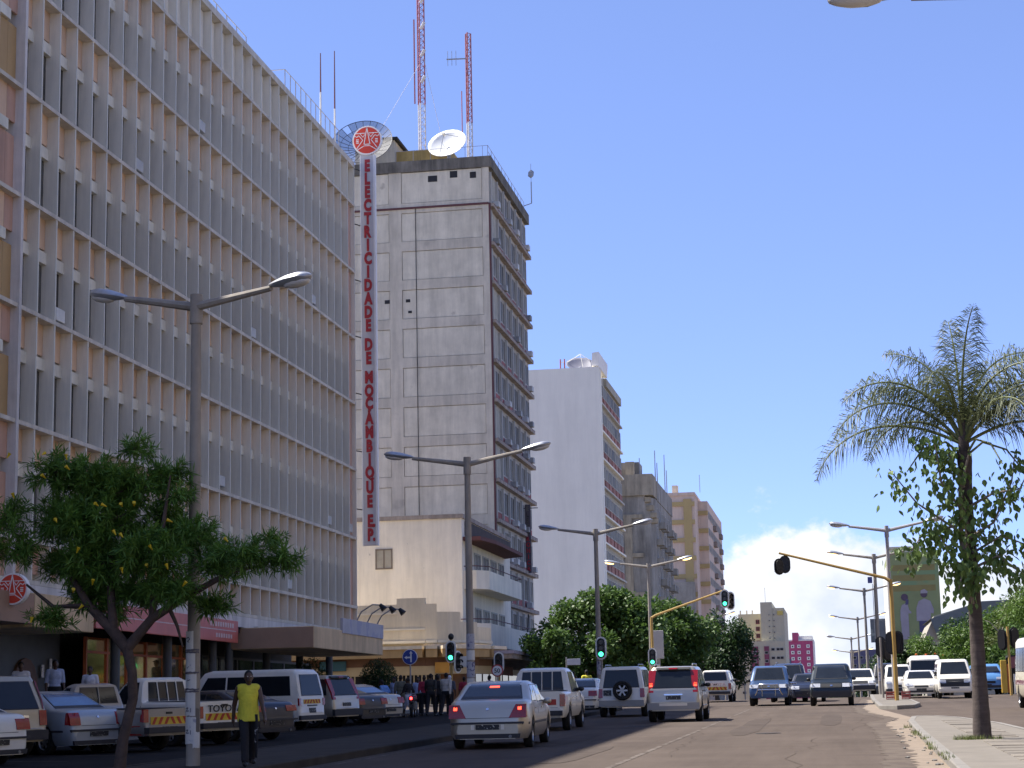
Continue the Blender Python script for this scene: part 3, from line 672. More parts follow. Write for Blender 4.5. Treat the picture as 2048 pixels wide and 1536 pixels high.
# annex: the low cream block in front of the tower with rounded balconies
AX, AY0, AY1, AZ = -24.2, 123.0, 141.6, 14.3
ann = empty('annex_building', (AX, AY0, gz(AY0)), label='low cream block with two balconies in front of the concrete tower', cat='building')
MB().box(-44, AX, AY0, AY1, 1, AZ).build('wall', m_cream, ann)
MB().box(-44.1, AX+.12, AY0-.12, AY1+.1, AZ, AZ+.28).build('coping', m_ledge, ann)
w_ = put_win(ann, win_pair(1.15, 1.35, 2, 1, .09, mat('brown frame', (.20,.16,.12), .7), mat('curtained pane', (.40,.36,.28), .4, var=.3, vs=1)), (-29.45, AY0-.02, 11.1), R(-90))
def balcony(z, h, y0, y1, out, m):
    p = [(AX-.1, y0), (AX+out*.55, y0), (AX+out, y0+1.0), (AX+out, y1-1.0), (AX+out*.6, y1), (AX-.1, y1)]
    b = MB(); b.prism(p, 'z', z-.22, z); n = len(p)
    for i in range(n-1):
        (xa, ya), (xb, yb) = p[i], p[i+1]; d = Vector((xb-xa, yb-ya, 0)).normalized(); q = Vector((-d.y, d.x, 0))*.12
        b.add([(xa,ya,z),(xb,yb,z),(xb+q.x,yb+q.y,z),(xa+q.x,ya+q.y,z),(xa,ya,z+h),(xb,yb,z+h),(xb+q.x,yb+q.y,z+h),(xa+q.x,ya+q.y,z+h)],
              [(0,1,5,4),(1,2,6,5),(2,3,7,6),(3,0,4,7),(4,5,6,7)])
    o = b.build('balcony', m, ann)
    r = MB(); r.tube([(x, y, z+h+.28) for x, y in p[:-1]], .035, 6); r.build('handrail', m_drain, o)
balcony(9.9, 1.0, 123.6, 138.6, 1.5, m_cream); balcony(6.15, 1.25, 122.8, 140.5, 1.7, m_cream)
hood = MB(); hood.prism([(AX, 123.3), (AX+1.2, 123.3), (AX+1.6, 127), (AX+1.6, 138.0), (AX, 139.5)], 'z', 12.85, 13.1); hood.build('balcony_hood', mat('maroon soffit', (.13,.05,.045), .85, var=.2), ann)
MB().box(AX+.02, AX+.14, 124, 141, 13.25, 14.2).build('stained_fascia', mat('black mould fascia', (.07,.06,.055), .95, var=.3), ann)
pr_ = win_pair(2.2, 2.0, 2, 1, .1, m_winframe, m_towglass)
for z in (10.0, 6.3):
    for k in range(5): put_win(ann, pr_, (AX+.02, 125.2+3.1*k, z+.35))
# ground floor of annex and tower: shop fronts under a long canopy
m_canopy = mat('canopy concrete', (.26,.22,.19), .9, var=.25, streak=.4)
MB().box(-26, -20.2, 118.5, 162, 4.95, 5.25).build('canopy', m_canopy, ann)
MB().box(-26, -20.1, 118.4, 162.1, 5.25, 5.45).build('canopy_edge', mat('lilac stained canopy edge', (.30,.27,.32), .9, var=.3, streak=.3), ann)
MB().box(-25.6, AX+.06, 123, 141.6, 1.9, 4.95).build('shop_front', mat('maroon shop front', (.16,.05,.04), .7, var=.2), ann)
for k in range(7): MB().box(AX+.06, AX+.1, 124+2.6*k, 126.1+2.6*k, 2.2, 4.3).build('shop_window', m_glass, ann)
MB().box(TX-.1, TX+.03, 142, 161.4, 1.9, 4.95).build('shop_front', m_white, ann)
for k in range(6): MB().box(TX+.03, TX+.07, 142.6+3.1*k, 145.2+3.1*k, 2.4, 4.5).build('shop_window', m_glass, ann)
MB().tube([(TX+1.0,150,5.2),(TX+1.5,148.5,9.2)], .05, 5).build('flag_pole', m_black, ann)

# ---------------------------------------------------------------- art-deco corner shop
m_deco = mat('deco cream render', (.66,.56,.40), .88, var=.09, vs=.5, streak=.18)
m_decotrim = mat('sun-painted deco trim', (.70,.62,.48), .85, var=.08)  # paler copy of the wall render, sunlight painted into the trim
m_yel = mat('yellow fascia', (.40,.26,.11), .8, var=.15, vs=.8, streak=.2)
m_grille = mat('brown grille', (.16,.08,.04), .8, var=.2)
m_bars = mat('yellow painted bars', (.52,.40,.22), .7, var=.1)
deco = empty('corner_shop', (-27, 113, gz(113)), label='single-storey cream corner shop with stepped parapet', cat='building')
DY = 116.0
def dxz(x, z): return x*DY/113, 1.5+(z-1.5)*DY/113
# plan: flat part, then curving away towards the annex
plan = [(-60, DY), (-26.2, DY), (-25.0, DY+.1), (-23.9, DY+.55), (-23.0, DY+1.4), (-22.4, DY+2.5), (-22.0, DY+4.2)]
def band(name, z0, z1, m, off=0.0, i0=0, i1=6, zf=None):
    mb = MB()
    for i in range(i0, i1):
        (xa, ya), (xb, yb) = plan[i], plan[i+1]; d = Vector((xb-xa, yb-ya, 0)).normalized(); q = Vector((d.y, -d.x, 0))*off; r = Vector((-d.y, d.x, 0))*.35
        ta = zf(i) if zf else z1; tb = ta
        mb.add([(xa+q.x,ya+q.y,z0),(xb+q.x,yb+q.y,z0),(xb+r.x,yb+r.y,z0),(xa+r.x,ya+r.y,z0),(xa+q.x,ya+q.y,ta),(xb+q.x,yb+q.y,tb),(xb+r.x,yb+r.y,tb),(xa+r.x,ya+r.y,ta)],
               [(0,1,5,4),(1,2,6,5),(2,3,7,6),(3,0,4,7),(4,5,6,7),(0,3,2,1)])
    return mb.build(name, m, deco)
plan2 = plan
plan = [(-60, DY), (-27.0, DY), (-25.2, DY), (-24.5, DY+.15), (-23.9, DY+.5), (-23.2, DY+1.1), (-22.4, DY+2.4), (-21.9, DY+4.4)]
hts = [8.35, 8.72, 8.35, 7.85, 7.85, 7.25, 6.95]
band('parapet_wall', 5.9, 0, m_deco, 0, 0, 7, lambda i: hts[i])
band('cornice', 5.95, 6.1, m_decotrim, .12, 0, 7)
for z in (6.75, 7.75): band('moulding', z, z+.10, m_decotrim, .06, 0, 1 if z > 7 else 2)
band('canopy', 5.55, 5.75, m_deco, 1.1, 0, 7)
band('fascia', 5.05, 5.55, m_yel, 1.0, 0, 7)
band('grille', 4.55, 5.05, m_grille, .05, 0, 7)
band('wall', 4.05, 4.55, m_bars, .0, 0, 7)
mb = MB(); mb.box(-58, -24.6, DY+.6, DY+.8, 2, 4.1); mb.build('recess', m_dark, deco)
for k in range(44):
    x = -35.5+.25*k
    if -29.6 < x < -28.9: continue
    MB().box(x, x+.07, DY+.05, DY+.1, 2.15, 4.1).build('gate_bar', m_bars, deco)
for z in (2.6, 3.35, 4.0): MB().box(-36, -24.6, DY+.03, DY+.12, z, z+.07).build('gate_rail', m_bars, deco)
MB().box(-24.6, -22.6, DY+1.5, DY+1.8, 2, 4.1).build('pier', m_grille, deco)
MB().box(-60, -25.5, DY+.8, DY+14, 1.9, 7.2).build('back_block', m_deco, deco)
t = empty('wall_sign', (-30.8, DY-.2, 4.6), label='dark teal oblong board on the yellow wall under the canopy', cat='sign')
MB().bbox(-31.9, -30.2, DY-.22, DY-.1, 4.35, 4.95, .02).build('board', mat('teal board', (.02,.09,.11), .5, var=.2), t)
t = empty('wall_sign', (-23.9, DY, 4.4), label='small orange board on the corner shop beside the green traffic light', cat='sign')
MB().bbox(-24.6, -23.7, DY-.15, DY-.05, 4.1, 4.75, .02).build('board', mat('orange board', (.50,.24,.03), .5), t)
# ---------------------------------------------------------------- white slab block
wb = empty('apartment_block', (-27, 224, gz(224)), label='white blank-walled slab block with red spandrels on its street side', cat='building')
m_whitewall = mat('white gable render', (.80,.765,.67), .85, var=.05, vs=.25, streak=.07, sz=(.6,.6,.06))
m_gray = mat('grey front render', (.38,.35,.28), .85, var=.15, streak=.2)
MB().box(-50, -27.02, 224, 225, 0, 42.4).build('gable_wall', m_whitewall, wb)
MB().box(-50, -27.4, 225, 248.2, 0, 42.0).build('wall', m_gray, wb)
MB().box(-27.4, -26.98, 225, 226.2, 0, 42.3).build('edge', m_whitewall, wb)
wyb = (248.2-226.2)/6
wpair = win_pair(wyb-.5, 1.5, 2, 1, .08, m_winframe, m_towglass)
rp_m = MB().box(-.06, .06, -wyb/2+.5, wyb/2-.5, 0, .95).mesh('spandrel', mat('red brown spandrel', (.30,.13,.10), .8, var=.2, vs=2, rnd=.2))
for i in range(12):
    z = 38.5-3.38*i
    MB().box(-27.4, -27.0, 225.5, 248.3, z-.22, z).build('floor_band', m_whitewall if i % 3 else m_winframe, wb)
    for k in range(6):
        y = 226.2+wyb*(k+.5)
        put_win(wb, wpair, (-27.3, y, z+1.05)); link('spandrel', rp_m, wb, (-27.3, y, z+.03), world=True)
MB().box(-27.5, -27.05, 232, 248.2, 41.3, 42.3).build('front_parapet', m_gray, wb)
rs = MB(); rs.prism([(-27.9,42.6),(-27.1,42.6),(-27.0,44.3),(-27.8,44.2)], 'y', 224.4, 233.5); rs.build('roof_sign_box', mat('roof box white', (.78,.74,.68), .6, var=.1), wb)
for y in (224.6, 228, 232): MB().cone((-27.5,y,42), (-27.5,y,42.7), .06, n=5).build('roof_strut', m_metal, wb)
t = empty('satellite_dish', (-29.6, 227, 42.4), label='grey satellite dish on the white block roof', cat='satellite dish')
n, a, b = dish(t, (-29.6,227,43.4), 1.75, (.1,-.5,.7), .5, mat('old dish grey', (.16,.16,.20), .6)); cc = Vector((-29.6,227,43.4))
for k in range(3): MB().cone(cc+(a*math.cos(2.1*k)+b*math.sin(2.1*k))*1.6, cc+n*1.3, .04, n=4).build('feed_arm', m_white, t)
MB().cone((-29.6,227.5,42), cc-n*.5, .15, n=8).build('stand', m_metal, t)
t = empty('roof_tank_stand', (-31.6, 226, 42.4), label='small red and white pipe stand on the white block roof', cat='pipe stand')
for x in (-31.9,-31.4): MB().cone((x,226,42.3), (x,226,43.9), .08, n=6).build('pipe', m_mastr, t)
MB().cone((-31.9,226,43.5), (-31.4,226,43.5), .05, n=5).build('crossbar', m_mastw, t)

# ---------------------------------------------------------------- weathered block
m_weath = mat('mould-streaked render', (.33,.305,.26), .92, var=.3, vs=.35, streak=.55, sz=(.5,.5,.07), bump=.3)
m_weath2 = mat('faded ochre band', (.38,.325,.235), .92, var=.2, vs=.5, streak=.4)
ob = empty('apartment_block', (-27, 284, gz(284)), label='old mould-streaked block with crumbling corner roof between the white and pink blocks', cat='building')
MB().box(-55, -27.9, 284, 316, 0, 36.0).build('wall', m_weath, ob)
cb = MB(); cb.prism([(-28.4,284),(-27.2,284.8),(-26.6,287),(-26.6,316),(-28.4,316)], 'z', 0, 33.2); cb.build('corner_wall', m_weath, ob)
MB().box(-55, -26.6, 283.6, 290, 33.4, 36.6).build('parapet', m_weath2, ob)
MB().box(-55, -26.5, 290, 316.2, 33.2, 36.2).build('parapet', m_weath, ob)
MB().box(-31.0, -29.9, 283.7, 284, 0, 30.5).build('pilaster', m_weath2, ob)
for z in (30.0, 24.2, 18.4, 12.6): MB().box(-55, -28.3, 283.75, 284, z, z+.6).build('band', m_weath2, ob)
for k, (x, z) in enumerate(((-27.6,32.4),(-27.2,31.2),(-26.8,30.1),(-26.7,29.3))): MB().bbox(x-.5, x+.6, 284.0+k*.4, 285+k*.4, z, z+.8, .1).build('broken_bracket', m_weath2, ob)
owp = win_pair(1.6, 1.7, 2, 1, .1, m_winframe, m_towglass); ob_m = MB().bbox(0, 1.0, -1.3, 1.3, 0, 1.0, .03).mesh('balcony', m_weath)
for i in range(11):
    for k in range(6):
        y = 289+4.6*k; z = 30.2-2.9*i
        put_win(ob, owp, (-26.55, y, z))
        if (i+k) % 3: link('balcony', ob_m, ob, (-26.6, y, z-1.1), world=True)
MB().box(-33, -29, 288, 293, 36.2, 39).build('lift_house', m_weath, ob); MB().box(-30.9, -29.6, 286.5, 288, 36.2, 38.9).build('lift_house', m_weath2, ob)
for x, y, h in ((-28.9,288,3.6),(-28.7,288.5,1.9),(-26.9,292,5.2),(-26.7,293,3.4),(-26.6,305,6.2),(-26.4,306,3.8)):
    MB().cone((x,y,36), (x,y,36+h), .09, .07, 5).build('aerial', m_metal, ob)

# ---------------------------------------------------------------- pink and ochre block
m_pinkr = mat('pale pink render', (.68,.52,.40), .88, var=.07, vs=.3, streak=.12)
m_ochb = mat('ochre band', (.48,.35,.15), .88, var=.08, vs=.4)
pk = empty('apartment_block', (-27, 375, gz(375)), label='pink block banded with ochre bars beyond the mould-streaked one', cat='building')
MB().box(-60, -27.0, 375, 404, -2, 43.3).build('wall', m_pinkr, pk)
MB().box(-60, -26.9, 374.8, 404, 43.3, 43.9).build('parapet', m_pinkr, pk)
MB().box(-27.0, -25.1, 384, 430, -2, 43.0).build('wing', m_pinkr, pk)
MB().box(-29.2, -27.6, 374.7, 375, -2, 42.6).build('vertical_band', m_ochb, pk)
for i in range(12):
    z = 41.2-3.55*i
    MB().box(-60, -29.2, 374.72, 375, z, z+.85).build('band', m_ochb, pk)
    MB().box(-27.6, -26.99, 374.72, 375, z, z+.85).build('band', m_ochb, pk)
    MB().box(-27.0, -25.05, 383.7, 384, z-1, z-.15).build('band', m_ochb, pk)
pkw = win_pair(3.0, 1.6, 2, 1, .14, m_winframe, m_towglass)
pkb = MB().bbox(0, .7, -1.8, 1.8, 0, 1.05, .05).mesh('balcony', mat('stained balcony', (.30,.24,.20), .9, var=.3, streak=.4))
for i in range(12):
    for k in range(9):
        z = 39.5-3.3*i; y = 387+4.8*k
        put_win(pk, pkw, (-25.05, y, z))
        if k % 4 == 3: link('balcony', pkb, pk, (-25.1, y, z-1.1), world=True)
MB().box(-31.5, -30.4, 377, 379, 43.9, 45.6).build('roof_tank', m_concrete, pk)
MB().cone((-26,377,44), (-26,377,47.5), .06, n=4).build('aerial', m_metal, pk)
MB().box(-60, -27.4, 373, 374.6, -2, 26.2).build('lower_block', m_weath, pk)

# ---------------------------------------------------------------- far blocks at the end of the avenue
m_fcream = mat('far cream render', (.50,.46,.33), .9, var=.05, vs=.2); m_fmag = mat('far magenta render', (.42,.075,.16), .85, var=.06, vs=.2); m_fplum = mat('plum panel', (.22,.06,.10), .85)
fc = empty('apartment_block', (-17, 450, gz(450)), label='cream high-rise with plum panels at the end of the avenue', cat='building')
MB().box(-23.5, -18.05, 455, 480, -3, 23.6).build('rear_wing', m_fcream, fc)
MB().box(-18.05, -15.4, 450, 480, -3, 26.0).build('stair_tower', m_fcream, fc)
MB().box(-15.4, -12.65, 450.2, 480, -3, 24.6).build('wall', m_fcream, fc)
MB().box(-24.5, -12.6, 449, 452, -3, 17.0).build('front_block', m_fcream, fc)
MB().box(-14.2, -12.9, 450.0, 450.15, 23.0, 23.9).build('yellow_board', mat('yellow board', (.62,.48,.12), .7), fc)
for x0, x1 in ((-20.6,-18.9),(-17.5,-16.4)): MB().box(x0, x1, 448.8, 449.02, -3, 15.8).build('plum_panel', m_fplum, fc)
fw_ = win_pair(.9, .7, 1, 1, .08, m_winframe, m_dark)
for i in range(6):
    z = 14.7-1.95*i
    for x in (-15.5,-14.3,-13.5): put_win(fc, fw_, (x, 448.95, z), R(-90))
    put_win(fc, fw_, (-19.7, 448.75, z-.7), R(-90)); put_win(fc, fw_, (-17.0, 448.75, z-.7), R(-90)); put_win(fc, fw_, (-22.4, 448.95, z), R(-90))
for i in range(4):
    z = 21.2-1.35*i*1.2
    bw = win_pair(.9, 1.0, 2, 1, .1, m_fplum, m_dark) if i == 0 else bw
    put_win(fc, bw, (-19.0, 454.9, z), R(-90))
sw_ = win_pair(.3, .3, 1, 1, .05, m_winframe, m_dark)
for i in range(5):
    for x in (-16.1,-15.0): put_win(fc, sw_, (x, 449.9 if x < -15.4 else 450.1, 22.9-1.35*i), R(-90))
for x in (-23,-21.5,-20.2): MB().box(x-.15, x+.15, 456, 456.3, 23.6, 24.5).build('vent', m_concrete, fc)
MB().cone((-16.9,452,26), (-16.9,452,29.5), .05, n=4).build('aerial', m_metal, fc)
fp = empty('apartment_block', (-12, 560, gz(560)), label='magenta high-rise with columns of white windows at the end of the avenue', cat='building')
MB().box(-15.9, -7.9, 560, 580, -4, 20.6).build('wall', m_fmag, fp)
MB().box(-16.0, -7.8, 559.9, 580, 20.6, 21.0).build('cornice', m_white, fp)
MB().box(-13.7, -12.0, 559.7, 575, 20.6, 23.0).build('stair_head', m_fmag, fp)
MB().box(-12.0, -8.0, 561, 575, 21.0, 22.0).build('roof_hall', m_white, fp)
MB().box(-7.9, -7.6, 560, 580, -4, 20.9).build('end_wall', m_white, fp)
ww_ = win_pair(.95, .95, 1, 1, .28, m_white, m_glass)
for i in range(9):
    for x in (-13.7,-11.9,-9.3): put_win(fp, ww_, (x, 559.9, 18.6-1.75*i), R(-90))
MB().box(-15.6, -14.3, 559.8, 560, 8, 15.5).build('grey_stair_panel', mat('blue grey panel', (.10,.11,.16), .6), fp)
ff = empty('apartment_block', (-2, 620, gz(620)), label='low pale far-off blocks just right of the magenta high-rise', cat='building')
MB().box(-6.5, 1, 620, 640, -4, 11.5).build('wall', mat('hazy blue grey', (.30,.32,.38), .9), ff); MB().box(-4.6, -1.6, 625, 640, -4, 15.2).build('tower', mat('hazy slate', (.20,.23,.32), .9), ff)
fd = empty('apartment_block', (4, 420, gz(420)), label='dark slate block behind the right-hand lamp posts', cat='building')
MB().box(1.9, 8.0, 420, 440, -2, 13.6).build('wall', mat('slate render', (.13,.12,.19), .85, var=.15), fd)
dk = win_pair(1.0, .7, 1, 1, .1, m_winframe, m_dark)
for i in range(4):
    for k in range(4): put_win(fd, dk, (2.7+1.4*k, 419.9, 11.6-1.7*i), R(-90))

# ---------------------------------------------------------------- right side: tower with the painted gable, sloping hall roof
mu = empty('painted_tower', (9, 230, gz(230)), label='green tower gable with a mural of two standing people', cat='building')
m_mural = mat('mural green', (.26,.29,.13), .85, var=.14, vs=.4, blot=((.21,.29,.14), .35, .56)); m_muraly = mat('mural ochre wash', (.27,.22,.08), .85, var=.15, vs=.6)
MB().box(6.0, 11.75, 230, 250, 0, 19.4).build('wall', m_mural, mu)
MB().box(5.75, 6.0, 230.3, 250, 0, 17.9).build('edge_wall', m_white, mu)
for z in (17.2, 16.0, 14.8): MB().box(6.4, 11.3, 229.985, 230.0, z, z+.7).build('painted_stripe', m_muraly, mu)
for x in (6.3, 7.6, 8.9): MB().box(x, x+.9, 230.5, 233, 19.4, 19.9).build('roof_block', m_concrete, mu)
MB().box(6.1, 9.2, 230.4, 233, 19.85, 20.1).build('roof_slab', m_concrete, mu)
def flat(pts, y, m, name): 
    b = MB(); b.prism(pts, 'y', y-.012, y); b.build(name, m, mu)
m_pl = mat('mural lilac white', (.36,.32,.34), .85, var=.12, vs=1); m_pd = mat('mural dark plum', (.11,.075,.10), .85, var=.15); m_pn = mat('mural blue', (.10,.09,.16), .85)
# two painted figures, plain shapes
flat([(7.05,11.4),(7.1,12.6),(7.3,13.2),(7.75,13.4),(8.0,13.2),(8.1,12.6),(8.35,12.4),(8.35,12.2),(8.0,12.2),(8.0,9.2),(7.15,9.2),(7.1,11.3)], 229.97, m_pl, 'painted_figure')
flat(ngon(.42, 12, 7.65, 14.1), 229.955, m_pd, 'painted_head'); flat([(7.7,13.2),(8.05,13.25),(8.1,13.8),(7.8,13.9)], 229.94, m_pn, 'painted_face')
flat([(8.9,11.3),(8.95,12.8),(9.25,13.6),(9.9,13.9),(10.6,13.6),(10.95,12.6),(10.9,12.1),(10.6,12.2),(10.5,11.3),(9.2,11.3)], 229.97, m_pl, 'painted_figure')
flat([(9.15,9.6),(9.2,11.3),(10.5,11.3),(10.4,9.6)], 229.97, m_pn, 'painted_trousers')
flat(ngon(.40, 12, 9.9, 14.4), 229.955, m_pd, 'painted_head'); flat([(9.5,14.5),(9.55,14.85),(10.0,15.0),(10.35,14.7),(10.3,14.5)], 229.94, m_pl, 'painted_cap')
hl = empty('hall', (14, 195, gz(195)), label='long grey hall with a sloping roof behind the roadside trees', cat='building')
h_ = MB(); h_.prism([(8.2,0),(8.2,8.0),(9.3,10.3),(14,11.6),(30,12),(30,0)], 'y', 196, 215); h_.build('wall', mat('pale hall render', (.34,.31,.25), .85), hl)
h_ = MB(); h_.add([(8.9,195.5,10.0),(14,195.5,11.6),(30,195.5,12.0),(30,216,12.2),(14,216,11.8),(8.9,216,10.2),(9.6,195.4,8.0),(30,195.4,8.4)], [(0,1,2,3,4,5),(0,6,7,2,1)]); h_.build('roof', mat('slate roof', (.13,.15,.15), .7, var=.15), hl)
# billboard seen from behind
bbd = empty('billboard', (2.9, 150, gz(150)), label='grey back of a small billboard on a post behind the lamp posts', cat='billboard')
MB().bbox(2.3, 3.45, 149.9, 150.1, 6.35, 8.15, .03).build('board', mat('billboard grey', (.20,.20,.19), .8, var=.25, blot=((.42,.42,.34), .9, .58)), bbd)
MB().cone((2.85,150,1.9), (2.85,150,6.4), .09, n=8).build('post', m_metal, bbd)

# ---------------------------------------------------------------- unseen blocks added across the avenue to cut sky light and bounce sun
m_across = mat('brown light-shaping block', (.25,.205,.16), .88, var=.1, vs=.3, streak=.12)
aw = win_pair(2.2, 1.6, 2, 1, .1, m_winframe, m_glass)
for x0, y0, y1, H, lab in ((26.0, -45, 28, 33, 'unseen brown block added across the avenue to shape the light, nearer one'), (26.0, 32, 92, 30, 'unseen brown block added across the avenue to shape the light, farther one')):
    t = empty('apartment_block', (x0, y0, gz(y0)), label=lab, cat='building', group='added light-shaping blocks across the avenue')
    MB().box(x0, x0+15, y0, y1, -1, H).build('wall', m_across, t); MB().box(x0-.3, x0+15.2, y0-.2, y1+.2, H, H+.6).build('parapet', m_white, t)
    for i in range(int((H-3)/3.2)):
        MB().box(x0-.35, x0-.01, y0, y1, 4.2+3.2*i, 4.45+3.2*i).build('ledge', m_white, t)
        for k in range(int((y1-y0)/4)): put_win(t, aw, (x0-.03, y0+2+4*k, 5.3+3.2*i), math.pi)
# ---------------------------------------------------------------- vehicles
def paint(name, c, metal=.0, rough=.38, coat=.5): return mat('paint '+name, c, rough, metal, var=.05, vs=2, coat=coat)
P_SILVER = paint('silver', (.47,.43,.36), .55, .34); P_WHITE = paint('white', (.75,.71,.62)); P_BLUE = paint('mid blue', (.035,.075,.17), .3, coat=.5)
P_NAVY = paint('navy', (.01,.014,.032), .2, coat=.4); P_GREEN = paint('dark green', (.005,.012,.017), .2, coat=.4); P_GOLD = paint('champagne', (.42,.37,.28), .4); P_LBLUE = paint('ice blue', (.36,.40,.44), .4)
P_GREY = paint('grey', (.29,.28,.27), .4); P_DGREY = paint('dark grey', (.025,.025,.03), .2, coat=.4); P_MAROON = paint('maroon', (.16,.015,.03), .2); P_RED = paint('red', (.35,.03,.02)); P_CREAM = paint('cream', (.62,.57,.44)); P_SKY = paint('sky blue', (.10,.25,.50))
m_cglass = mat('car glass', (.014,.017,.021), .05, var=.3, vs=1.2, spec=.42)
m_bglass = mat('blue sunstrip glass', (.05,.12,.24), .05, var=.3, vs=1.4, spec=.7)
m_tyre = mat('tyre', (.012,.012,.012), .85, var=.2); m_rim = mat('alloy', (.50,.50,.52), .35, .8, var=.15, vs=6); m_steel = mat('steel wheel', (.22,.22,.22), .5, .5)
m_trim = mat('bumper plastic', (.03,.03,.035), .6, var=.2); m_chrome = mat('chrome', (.7,.7,.72), .15, 1.0, var=.05)
m_tail = mat('tail lens', (.28,.008,.01), .15, var=.2, vs=12, coat=.5); m_amber = mat('amber lens', (.55,.2,.03), .2); m_lens = mat('headlamp lens', (.55,.56,.58), .08, .3, var=.3, vs=14)
m_brake = mat('lit brake lamp', (.8,.02,.01), .3, emit=2.2, ecol=(1,.07,.03), var=0)
m_plate = mat('dark number plate', (.02,.02,.022), .5, var=0, blot=((.55,.55,.5), 26, .60)); m_plater = mat('red number plate', (.30,.02,.03), .5, var=0, blot=((.6,.5,.5), 26, .62)); m_platey = mat('yellow number plate', (.55,.40,.05), .5, var=0, blot=((.05,.04,.02), 26, .6))
m_chev_y = mat('chevron yellow', (.65,.42,.03), .5, var=.1); m_chev_r = mat('chevron red', (.45,.04,.02), .5)
m_under = mat('underbody', (.012,.012,.012), .9)
m_cab = mat('seat fabric', (.05,.05,.055), .9)
def wheel_meshes():
    t = MB(); prof = [(.62,-.5),(.62,-.42),(.78,-.5),(.93,-.47),(1.0,-.34),(1.0,.34),(.93,.47),(.78,.5),(.62,.42),(.62,.5)]
    t.lathe([(r, h) for r, h in prof], (0,0,0), 'x', 22); a = t.mesh('tyre', m_tyre, 40)
    r = MB(); r.lathe([(.64,.40),(.60,.44),(.56,.30),(.56,-.3)], (0,0,0), 'x', 20); r.lathe([(.0,.36),(.14,.36),(.16,.28)], (0,0,0), 'x', 12)
    for k in range(6):
        q = 2*math.pi*k/6; c, s = math.cos(q), math.sin(q); w = .085
        v = [(h, rr*c-ww*s, rr*s+ww*c) for h in (.24,.36) for rr in (.1,.6) for ww in (-w, w)]
        r.add(v, [(0,1,3,2),(4,6,7,5),(0,2,6,4),(1,5,7,3),(2,3,7,6),(0,4,5,1)])
    r.cur = 1; r.lathe([(.0,.05),(.60,.05),(.60,.30)], (0,0,0), 'x', 16)
    return a, r.mesh('rim', [m_rim, m_under], 40)
TYRE, RIM = wheel_meshes()
